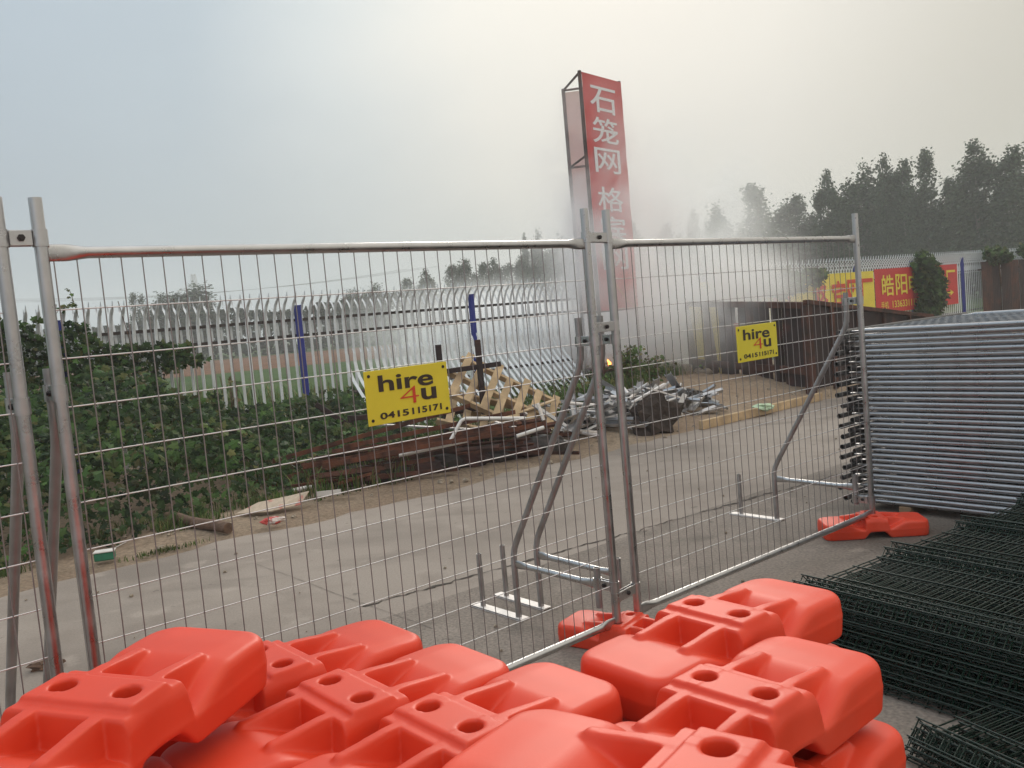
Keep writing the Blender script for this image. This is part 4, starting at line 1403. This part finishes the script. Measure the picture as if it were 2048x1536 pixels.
def add_leaf(mb, c, size, q_, face=None, droop=0.5):
    """five-lobed vine leaf folded a little along its midrib"""
    P = leaf_pts(size)
    for p in P: p.z = -abs(p.x) * 0.35 + -0.18 * p.y * p.y / max(size, 1e-3)
    f = face if face is not None else V((0, 0, 1))
    nrm = (f + V((q_.gauss(0, .5), q_.gauss(0, .5), q_.gauss(0, .35)))).normalized()
    t = nrm.cross(V((q_.uniform(-1, 1), q_.uniform(-1, 1), q_.uniform(-1.0, 0.2)))).normalized()
    b = nrm.cross(t)
    Mx = Matrix((t, b, nrm)).transposed()
    vs = [Mx @ p + c for p in P]
    mb.add(vs, [(0, 1, 2, 3, 4, 5, 6, 7), (0, 7, 8, 9, 10, 11, 12, 13)])


def add_blade(mb, c, h_, wd, q_):
    a = q_.uniform(0, 2 * PI); d = V((math.cos(a), math.sin(a), 0)); s_ = V((-d.y, d.x, 0))
    ln = q_.uniform(0.15, 0.75)
    p1 = c + V((0, 0, h_ * .55)) + d * (h_ * ln * .25); p2 = c + V((0, 0, h_)) + d * (h_ * ln)
    mb.add([c - s_ * wd, c + s_ * wd, p1 + s_ * wd * .8, p1 - s_ * wd * .8, p2], [(0, 1, 2, 3), (3, 2, 4)])


q = random.Random(77)


def bank_h(s, D):
    """top of the leafy bank between the road and the white fence"""
    d0 = 8.0 + 0.16 * max(0, s - 1.5) ** 1.15 + 0.25 * mnoise.noise(V((s * 0.8, 4, 0)))
    if s > 6.2: d0 += (s - 6.2) * 1.2
    t = (D - d0) / 2.4
    if t <= 0: return 0.0
    t = min(1, t)
    base = 0.98 * math.sin(t * PI / 2) ** 0.8
    base *= 1 + 0.30 * mnoise.noise(V((s * 1.1, D * 1.1, 0))) + 0.18 * mnoise.noise(V((s * 2.9, D * 2.9, 3)))
    if s > 3.6: base *= 1 - 0.36 * min(1, (s - 3.6) / 1.0)
    if s < 4.6: base *= 1.0 + 0.28 * min(1, (4.6 - s) / 1.2) * t
    return base


FACE = V((0.25, -0.55, 0.75))
mb = MB()
for i in range(24000):
    s = q.uniform(-4.5, 8.6); D = q.uniform(7.9, 12.85)
    h_ = bank_h(s, D)
    if h_ < 0.04: continue
    if s > 6.8 and q.random() < 0.55: continue
    z = mound_h(s, D) + h_ * (1 - q.random() ** 2.2 * 0.75)
    p = W(s + q.gauss(0, .04), D + q.gauss(0, .04), z)
    add_leaf(mb, p, q.uniform(0.045, 0.105) * (0.8 if h_ < .4 else 1), q, FACE)
tag(mb.build('leafy_undergrowth', M['leaf']), 'dense dark green leafy bank between the road and the white fence', 'undergrowth', kind='stuff')
# climbing vine over the fence on the left
mb = MB(); vt = empty('climbing_vine', W(1.5, 12.8, 0)); vb = V(vt.location)
for i in range(12000):
    s = q.uniform(-5.5, 5.0)
    lim = 2.24 if s < 2.85 else 2.24 - 0.30 * (s - 2.85)
    lim += 0.20 * mnoise.noise(V((s * 2.1, 8, 0)))
    z = 0.6 + (lim - 0.6) * q.random() ** 0.8
    if s > 2.7 and z > 0.9 and mnoise.noise(V((s * 1.9, z * 2.3, 5))) < -0.34 + 0.19 * (s - 2.7) + (0.10 if z > 1.98 else 0): continue
    D = 12.78 - abs(q.gauss(0, 0.10)) - (0.22 * max(0, 1 - abs(z - 1.2)))
    if z > 2.0: D -= 0.08 * (z - 2.0) / 0.3
    add_leaf(mb, W(s, D, z) - vb, q.uniform(0.045, 0.105), q, V((0.45, -0.62, 0.5)))
mb.build('foliage', M['leaf'], vt)
mb = MB()
for i in range(26):
    s = q.uniform(-5, 4.2); pts = [W(s, 12.75, 0.05) - vb]
    for k in range(6): 
        s += q.gauss(0, .12); pts.append(W(s, 12.80, 0.4 * (k + 1)) - vb)
    mb.tube(pts, 0.006, 5, cap=False)
mb.build('stems', M['log'], vt)
for s0 in (1.75, 2.15, 2.95, 3.25, 0.6):
    mb = MB(); pts = []; x = s0
    for k in range(6):
        pts.append(W(x + 0.03 * k * math.sin(s0 * 7), 12.72 - 0.03 * k, 2.2 + 0.085 * k - 0.012 * k * k * (s0 % 1)) - vb)
    mb.tube(pts, 0.004, 4, cap=False)
    for p in pts[2:]:
        for _ in range(3): add_leaf(mb, p + V((q.gauss(0, .03), q.gauss(0, .03), q.gauss(0, .02))), 0.05, q, FACE)
    mb.build('tendril', M['leaf2'], vt)
tag(vt, 'climbing green vine smothering the white palisade fence at the far left', 'vine')
# grass and low weeds
mb = MB()
for i in range(15000):
    s = q.uniform(4.0, 13.0); D = q.uniform(8.0, 12.8)
    dens = mnoise.noise(V((s * 0.9, D * 0.9, 2)))
    if s > 11.2 and D < 10.2: continue
    if 6.9 < s < 11.5 and D < 9.5 and dens < 0.1: continue
    if s > 8.2 and D < 9.6: continue
    if dens < -0.25: continue
    add_blade(mb, W(s, D, mound_h(s, D)), q.uniform(0.10, 0.34), q.uniform(0.004, 0.009), q)
for i in range(9000):
    s = q.uniform(-4, 6.5); D = 7.85 + abs(q.gauss(0, .35)) + 0.16 * max(0, s - 1.5)
    if mnoise.noise(V((s * 1.3, D * 1.3, 9))) < -0.05: continue
    add_blade(mb, W(s, D, mound_h(s, D)), q.uniform(0.04, 0.15), 0.0045, q)
for i in range(240):
    s = q.gauss(2.35, .16); D = q.gauss(7.42, .035)
    add_blade(mb, W(s, D, 0.01), q.uniform(0.015, 0.05), 0.004, q)
for i in range(2600):
    s = q.uniform(5.2, 12.6); D = q.uniform(9.6, 12.8)
    if mnoise.noise(V((s * 1.1, D * 1.1, 12))) < 0.0: continue
    p = W(s, D, mound_h(s, D) + q.uniform(0.03, 0.33))
    add_leaf(mb, p, q.uniform(0.035, 0.075), q, FACE)
tag(mb.build('grass', M['leaf2']), 'tangled grass and weeds at the foot of the white fence', 'grass', kind='stuff')
# standing grass field behind the fence
mb = MB()
for i in range(9000):
    s = q.uniform(-6, 15); D = 13.3 + 22 * q.random() ** 1.6
    add_blade(mb, W(s - (D - 13) * 0.25, D, -0.02), q.uniform(0.15, 0.40) * (1 + (D - 13) * .02), 0.012 + 0.0012 * (D - 13), q)
tag(mb.build('field_grass', M['leaf2']), 'green grass growing in the field behind the white fence', 'grass', kind='stuff')


def weed_plant(x, y, h_, spread, n, seed, label, size=0.07):
    q_ = random.Random(seed); z0 = ground_z(V((x, y, 0)))
    root = empty('weed_plant', (x, y, z0))
    mb = MB(); tips = []
    for i in range(7):
        a = q_.uniform(0, 2 * PI); r_ = spread * q_.random()
        pts = [V((0, 0, -0.02)), V((math.cos(a) * r_ * .4, math.sin(a) * r_ * .4, h_ * .5)), V((math.cos(a) * r_, math.sin(a) * r_, h_ * q_.uniform(.75, 1)))]
        mb.tube(pts, 0.006, 5, cap=False); tips.append(pts)
    mb.build('stem', M['log'], root)
    mb = MB()
    for i in range(n):
        pts = q_.choice(tips); t = q_.uniform(0.15, 1)
        p = pts[0].lerp(pts[1], t * 2) if t < .5 else pts[1].lerp(pts[2], t * 2 - 1)
        add_leaf(mb, p + V((q_.gauss(0, spread * .25), q_.gauss(0, spread * .25), q_.gauss(0, .04))), q_.uniform(.5, 1) * size, q_, FACE)
    mb.build('foliage', M['leaf2'], root)
    tag(root, label, 'plant')


weed_plant(2.02, 15.0, 0.75, 0.28, 420, 1, 'green bushy weed at the foot of the tower sign right of the middle posts')
weed_plant(2.45, 15.3, 0.45, 0.22, 160, 2, 'low green weed beside the rubble right of the tower sign')
weed_plant(-4.3, 13.35, 1.25, 0.16, 40, 3, 'tall thin weed standing in the grass left of the first blue post', 0.11)
weed_plant(0.45, 12.0, 0.38, 0.3, 220, 4, 'low green weed between the pallets and the silver offcuts')
weed_plant(1.15, 13.4, 0.5, 0.4, 320, 5, 'green weed clump behind the silver offcuts left of the middle posts')

# ivy on the right-hand fence
def ivy(label, s0, s1, zc, zr, n, seed, D=12.5, dr=0.35, wisps=None):
    q_ = random.Random(seed); root = empty('ivy_bush', W((s0 + s1) / 2, D, 0)); b = V(root.location)
    mb = MB(); sc, sr_ = (s0 + s1) / 2, (s1 - s0) / 2
    for i in range(n):
        while True:
            a, c, d = q_.uniform(-1, 1), q_.uniform(-1, 1), q_.uniform(-1, 1)
            rr_ = a * a + c * c + d * d
            lim = 0.75 + 0.8 * mnoise.noise(V((a * 1.8 + seed, c * 1.8, d)))
            if rr_ < lim: break
        add_leaf(mb, W(sc + a * sr_, D + d * dr, zc + c * zr) - b, q_.uniform(.10, .19), q_, FACE)
    mb.build('foliage', M['leaf'], root)
    mb = MB(); mb.tube([(0, 0, 0), (0.05, 0.02, zc * .6), (0, 0, zc)], 0.03, 6); mb.build('stem', M['log'], root)
    tag(root, label, 'bush', 'ivy bushes on the far fence')


ivy('bushy ivy hanging over the middle of the red banner', 26.9, 29.0, 1.55, 1.15, 1300, 1, 12.5)
ivy('low ivy below the red banner beside the silver stack', 26.9, 28.7, 0.6, 0.7, 700, 12, 12.5)
ivy('ivy spilling over the fence top right of the blue post', 31.8, 34.0, 2.35, 0.34, 700, 2, 12.3)
ivy('ivy on the fence top at the right edge of the picture', 34.6, 39.0, 2.40, 0.42, 900, 3, 12.3)
ivy('pale dusty ivy on the yellow banner in the smoke', 18.7, 20.9, 1.95, 0.45, 600, 4, 12.55)
ivy('small ivy tuft on the yellow banner right of the smoke', 20.9, 21.9, 2.08, 0.28, 170, 5, 12.6)

# ------------------------------------------------------------------ trees
def crown_mb(H, Wd, spires, n, size, seed, zlow=0.12):
    """foliage as leaf clumps spread through several upright spires"""
    q_ = random.Random(seed); mb = MB(); cl = []
    for (ox_, oy_, top_, rad, zb_) in spires:
        for i in range(int(60 * rad / 0.3)):
            t = q_.random() ** 0.9
            z = zb_ + (top_ - zb_) * t
            pr_ = rad * (math.sin(min(1, t * 1.3 + 0.35) * PI * 0.5) if t < .5 else (1 - ((t - .5) / .5) ** 1.7) ** .8 * 0.98 + 0.05)
            a = q_.uniform(0, 2 * PI); r_ = pr_ * math.sqrt(q_.random())
            cl.append((V(((ox_ + math.cos(a) * r_) * Wd, (oy_ + math.sin(a) * r_) * Wd, z * H)), q_.uniform(.06, .13) * Wd))
    per = max(1, n // len(cl))
    for c, r_ in cl:
        for i in range(per):
            d = V((q_.gauss(0, 1), q_.gauss(0, 1), q_.gauss(0, 1.5))) * (r_ * .62)
            nrm = V((q_.gauss(0, 1), q_.gauss(0, 1), q_.gauss(0, 1) + .3)).normalized()
            t = nrm.orthogonal().normalized(); b = nrm.cross(t); s_ = size * q_.uniform(.6, 1.3)
            p = c + d
            mb.add([p - t * s_, p + b * s_ * .7, p + t * s_, p - b * s_ * .7], [(0, 1, 2, 3)])
    return mb


def make_tree(name, H, Wd, spires, n, size, seed, leafm):
    root = empty(name); q_ = random.Random(seed + 100)
    mb = MB()
    mb.tube([(0, 0, -0.3), (0.05, 0, H * .3), (0, 0.05, H * .65), (0, 0, H * .9)], [Wd * .045 + .05, Wd * .035 + .04, Wd * .02 + .03, 0.02], 7)
    for (ox_, oy_, top_, rad, zb_) in spires:
        for k in range(3):
            z0 = H * (zb_ + (top_ - zb_) * q_.uniform(0, .4)); a = q_.uniform(0, 6.28)
            mb.tube([(0, 0, z0 * .9), (ox_ * Wd * .6 + .3 * rad * Wd * math.cos(a), oy_ * Wd * .6 + .3 * rad * Wd * math.sin(a), z0 * .9 + H * .12), (ox_ * Wd + rad * Wd * .6 * math.cos(a), oy_ * Wd + rad * Wd * .6 * math.sin(a), z0 * .9 + H * .26)], [0.07, 0.05, 0.02], 5, cap=False)
    mb.build('trunk', M['bark'], root)
    crown_mb(H, Wd, spires, n, size, seed, 0.1).build('crown', leafm, root)
    return root


kinds = [
    make_tree('poplar_tree', 12, 4.0, [(0, 0, 1.0, .34, .12), (.22, .1, .86, .24, .10), (-.24, -.05, .78, .24, .08), (.05, -.3, .7, .25, .06)], 15000, 0.125, 1, M['tree']),
    make_tree('poplar_tree', 12, 4.0, [(-.12, 0, 1.0, .20, .10), (.16, .1, .97, .22, .12), (0, 0, .62, .46, .05), (.3, -.2, .55, .25, .06), (-.34, .1, .5, .22, .05)], 15000, 0.125, 2, M['tree']),
    make_tree('poplar_tree', 12, 4.0, [(0, 0, 1.0, .26, .15), (-.2, .2, .80, .22, .10), (.25, 0, .90, .20, .14), (.0, -.25, .6, .36, .05)], 15000, 0.125, 3, M['tree']),
    make_tree('poplar_tree', 12, 4.0, [(0, 0, .93, .42, .10), (.14, 0, 1.0, .16, .3), (-.22, 0, .88, .24, .1), (0, .2, .6, .45, .04)], 15000, 0.125, 4, M['tree'])]
used = [False] * 4
TG = 'poplars standing beyond the far fence'


def put_tree(u, v, d, wpx, kind, label, group=TG, cat='tree', rot=None, sink=0.0):
    p = at_depth(u, v, d)
    H = p.z; Wd = wpx * d / CAM_F
    k = kind % 4
    sc = Matrix.Diagonal((Wd / 2.7, Wd / 2.7, H / 12.2, 1))
    Mx = Matrix.Translation((p.x, p.y, -0.1)) @ Matrix.Rotation(rot if rot is not None else u * 0.37, 4, 'Z') @ sc
    if not used[k]:
        used[k] = True; o = kinds[k]; o.matrix_world = Mx; o['label'] = label; o['group'] = group
    else:
        o = dup(kinds[k], Mx, label, group)
    o['category'] = cat
    return o



for (u, v, d, wp, k, lab) in (
    (1262, 448, 92, 50, 0, 'smoke veiled poplar showing just right of the red tower sign'),
    (1331, 443, 85, 46, 2, 'small dark poplar, first to the right of the tower sign'),
    (1368, 470, 100, 60, 3, 'low pale poplar between the first two right of the tower sign'),
    (1386, 423, 98, 34, 0, 'slim very pale poplar, second spire right of the tower sign'),
    (1430, 412, 95, 68, 3, 'pale round topped poplar in the smoke'),
    (1513, 370, 88, 84, 1, 'twin topped pale poplar standing clear in the middle of the row'),
    (1588, 386, 92, 76, 2, 'cone shaped pale poplar left of the dense row'),
    (1552, 455, 100, 70, 3, 'low hazy poplar between the twin topped and cone shaped ones'),
    (1652, 345, 80, 52, 0, 'leftmost poplar of the dense right-hand row'),
    (1715, 335, 78, 80, 3, 'broad poplar second in the dense right-hand row'),
    (1767, 313, 76, 48, 0, 'narrow tall poplar third in the dense right-hand row'),
    (1806, 314, 75, 60, 2, 'poplar fourth in the dense right-hand row'),
    (1845, 300, 74, 66, 1, 'tall poplar fifth in the dense row, peak of its middle'),
    (1900, 350, 72, 64, 2, 'lower poplar in the dip before the tallest two'),
    (1948, 286, 70, 82, 0, 'tall broad poplar second from the right edge'),
    (2026, 286, 66, 80, 2, 'tallest dark poplar at the right edge'),
    (1985, 380, 72, 60, 3, 'low poplar between the two tallest at the right edge'),
    (2090, 300, 64, 70, 1, 'poplar partly cut off by the right edge'),
    (1680, 400, 84, 70, 2, 'lower poplar behind the left end of the dense row'),
    (1830, 390, 82, 80, 3, 'lower poplar behind the middle of the dense row'),
    (1480, 450, 104, 60, 3, 'low hazy poplar left of the twin topped one'),
    (1620, 440, 98, 60, 3, 'low hazy poplar at the left foot of the dense row'),
    (1755, 400, 84, 90, 1, 'lower poplar behind the third of the dense row')):
    put_tree(u, v, d, wp, k, lab)
TG2 = 'young trees beyond the field behind the white fence'
for (u, v, d, wp, k, lab) in (
    (812, 556, 105, 34, 1, 'small young tree showing over the fence left of the thicket'),
    (850, 540, 105, 34, 0, 'slim dark young tree at the left end of the thicket'),
    (905, 530, 104, 46, 1, 'young tree with many shoots in the left of the thicket'),
    (928, 516, 103, 44, 2, 'young tree with many shoots, peak of the thicket'),
    (962, 526, 103, 40, 1, 'young tree in the middle of the thicket'),
    (986, 518, 102, 36, 0, 'slim young tree right of the thicket middle'),
    (1012, 528, 102, 36, 1, 'young tree at the right of the thicket'),
    (1042, 508, 101, 40, 2, 'young tree at the right end of the thicket beside the smoke'),
    (1048, 470, 108, 20, 0, 'thin treetop poking over the top rail left of the tower sign'),
    (1070, 465, 108, 26, 3, 'round treetop poking over the top rail left of the tower sign'),
    (1118, 478, 108, 60, 3, 'low treetop at the top rail beside the tower sign'),
    (1090, 500, 108, 60, 3, 'dark smoky tree below the top rail left of the tower sign')):
    put_tree(u, v, d, wp, k, lab, TG2)
TG3 = 'trees on the far left horizon'
for (u, v, d, wp, k, lab) in (
    (375, 572, 115, 95, 3, 'round dark tree under the pylon on the left horizon'),
    (320, 590, 115, 60, 3, 'low dark tree left of the one under the pylon'),
    (272, 586, 112, 36, 1, 'small bristly tree left of the pylon'),
    (745, 570, 118, 50, 3, 'low tree on the horizon right of the first blue post'),
    (700, 580, 118, 60, 3, 'lowest tree on the horizon right of the first blue post')):
    put_tree(u, v, d, wp, k, lab, TG3)

# far belt of bushes beyond the field
q = random.Random(91); mb = MB()
for i in range(16000):
    x = q.uniform(-85, 24); y = 106 + q.uniform(-3, 3)
    top_ = 4.6 + 1.0 * mnoise.noise(V((x * 0.10, 0, 0))) + 0.7 * mnoise.noise(V((x * 0.35, 2, 0))) + (0.012 * (x + 85))
    z = top_ * (1 - q.random() ** 1.6)
    s_ = q.uniform(.18, .42); nrm = V((q.gauss(0, 1), q.gauss(0, 1) - .6, q.gauss(0, 1) + .3)).normalized(); t = nrm.orthogonal().normalized(); b = nrm.cross(t); p = V((x, y, z))
    mb.add([p - t * s_, p + b * s_, p + t * s_, p - b * s_], [(0, 1, 2, 3)])
tag(mb.build('tree_belt', M['fartree']), 'dark belt of bushes along the far side of the field', 'tree belt', kind='stuff')
mb = MB()
for i in range(9000):
    x = q.uniform(8, 62); y = 92 - 0.42 * (x - 8) + q.uniform(-3, 3)
    z = 5.2 * (1 - q.random() ** 1.3) + 0.8 * mnoise.noise(V((x * 0.3, 2, 0)))
    s_ = q.uniform(.18, .42); nrm = V((q.gauss(0, 1), q.gauss(0, 1) - .6, q.gauss(0, 1) + .3)).normalized(); t = nrm.orthogonal().normalized(); b = nrm.cross(t); p = V((x, y, z))
    mb.add([p - t * s_, p + b * s_, p + t * s_, p - b * s_], [(0, 1, 2, 3)])
tag(mb.build('tree_belt', M['fartree']), 'dark undergrowth beneath the poplar row on the right', 'tree belt', kind='stuff')

# pylon
pp_ = at_depth(386, 548, 300); py = empty('power_pylon', (pp_.x, pp_.y, 0)); H = pp_.z
mb = MB()
lev = [(0, 2.6), (H * .45, 1.5), (H * .72, .9), (H * .86, .8), (H, 0.5)]
for sx in (-1, 1):
    for sy in (-1, 1):
        for (z0, w0), (z1, w1) in zip(lev[:-1], lev[1:]):
            mb.bar((sx * w0, sy * w0, z0), (sx * w1, sy * w1, z1), .16, .16)
for (z0, w0), (z1, w1) in zip(lev[:-1], lev[1:]):
    for sy in (-1, 1):
        mb.bar((-w0, sy * w0, z0), (w1, sy * w1, z1), .10, .10); mb.bar((w0, sy * w0, z0), (-w1, sy * w1, z1), .10, .10)
mb.build('lattice_mast', M['galv_old'], py)
for z, wd in ((H * .80, 6.0),):
    mb = MB(); mb.bar((-wd, 0, z), (wd, 0, z), .25, .3); mb.bar((-wd, 0, z), (0, 0, z + 1.6), .12, .12); mb.bar((wd, 0, z), (0, 0, z + 1.6), .12, .12); mb.build('crossarm', M['galv_old'], py)
mb = MB()
for x in (-5.8, 0, 5.8):
    pts = []
    for k in range(13):
        t = k / 12 - .5
        pts.append((x + 150 * t, 60 * t, H * .78 - 0.0 + 4 * (4 * t * t) - 1.0))
    mb.tube(pts, 0.05, 4, cap=False)
mb.build('power_line', M['dark'], py)
tag(py, 'distant lattice power pylon above the trees on the left', 'pylon')

# ------------------------------------------------------------------ smoke and haze
def vol_mat(name, density, color, aniso):
    m = bpy.data.materials.new(name); m.use_nodes = True
    t = m.node_tree; t.nodes.clear()
    out = t.nodes.new('ShaderNodeOutputMaterial'); pv = t.nodes.new('ShaderNodeVolumePrincipled')
    pv.inputs['Color'].default_value = (*color, 1); pv.inputs['Density'].default_value = density; pv.inputs['Anisotropy'].default_value = aniso
    t.links.new(pv.outputs[0], out.inputs['Volume'])
    return m, t, pv


hz, _, _ = vol_mat('haze_air', 0.0021, (0.97, 0.975, 0.98), 0.2)
mb = MB(); mb.box((0, 100, 19), (900, 900, 41)); tag(mb.build('haze', hz), 'thin pale haze filling the air over the whole place', 'haze', kind='stuff')

sm, t, pv = vol_mat('smoke_volume', 1.0, (0.985, 0.985, 0.988), 0.3)
SO = V((3.2, 20.0, 3.3)); SS = V((15.5, 13.0, 7.4))
co = t.nodes.new('ShaderNodeTexCoord')


def tm(op, a, b=None, c=None):
    n = t.nodes.new('ShaderNodeMath'); n.operation = op
    for i, x in enumerate((a, b, c)):
        if x is None: continue
        if isinstance(x, (int, float)): n.inputs[i].default_value = x
        else: t.links.new(x, n.inputs[i])
    return n.outputs[0]


blobs = [  # centre (world), radii, strength
    ((1.3, 19.0, 0.9), (1.9, 2.4, 1.15), 4.0),
    ((2.6, 18.8, 0.9), (1.5, 1.9, 1.2), 2.8),
    ((0.0, 19.8, 1.3), (2.9, 2.4, 1.3), 1.7),
    ((3.7, 18.6, 1.3), (1.8, 2.2, 1.3), 1.3),
    ((2.2, 16.7, 2.7), (2.1, 1.9, 1.9), 0.95),
    ((1.9, 16.3, 4.2), (1.4, 1.6, 1.9), 0.50),
    ((4.0, 16.4, 1.5), (2.0, 1.7, 1.3), 0.85),
    ((4.6, 20.0, 2.0), (2.3, 3.2, 1.7), 0.36),
    ((2.0, 15.7, 2.2), (1.3, 1.0, 1.3), 0.32),
    ((4.8, 21.5, 3.0), (2.5, 2.8, 3.4), 0.36),
    ((3.5, 15.4, 1.4), (1.5, 1.4, 1.0), 0.42),
    ((-1.6, 21.0, 1.6), (2.6, 2.6, 1.2), 0.42)]
tot = None
for c, r_, a in blobs:
    sub = t.nodes.new('ShaderNodeVectorMath'); sub.operation = 'SUBTRACT'; t.links.new(co.outputs['Object'], sub.inputs[0]); sub.inputs[1].default_value = V(c) - SO
    dv = t.nodes.new('ShaderNodeVectorMath'); dv.operation = 'DIVIDE'; t.links.new(sub.outputs[0], dv.inputs[0]); dv.inputs[1].default_value = r_
    ln = t.nodes.new('ShaderNodeVectorMath'); ln.operation = 'LENGTH'; t.links.new(dv.outputs[0], ln.inputs[0])
    mr = t.nodes.new('ShaderNodeMapRange'); mr.interpolation_type = 'SMOOTHERSTEP'
    t.links.new(ln.outputs['Value'], mr.inputs[0])
    mr.inputs[1].default_value = 1.25; mr.inputs[2].default_value = 0.1; mr.inputs[3].default_value = 0; mr.inputs[4].default_value = a
    tot = mr.outputs[0] if tot is None else tm('ADD', tot, mr.outputs[0])
nz_ = t.nodes.new('ShaderNodeTexNoise'); nz_.inputs['Scale'].default_value = 0.75; nz_.inputs['Detail'].default_value = 3.0; nz_.inputs['Roughness'].default_value = 0.55; nz_.inputs['Distortion'].default_value = 0.8
t.links.new(co.outputs['Object'], nz_.inputs['Vector'])
nr = t.nodes.new('ShaderNodeMapRange'); nr.inputs[1].default_value = 0.40; nr.inputs[2].default_value = 0.64; nr.inputs[3].default_value = 0.06; nr.inputs[4].default_value = 1.9
t.links.new(nz_.outputs['Fac'], nr.inputs[0])
t.links.new(tm('MULTIPLY', tot, nr.outputs[0]), pv.inputs['Density'])
mb = MB(); mb.box((0, 0, 0), SS); so = mb.build('smoke', sm); so.location = SO
tag(so, 'pale grey smoke drifting from the rubbish fire round the tower sign', 'smoke', kind='stuff')
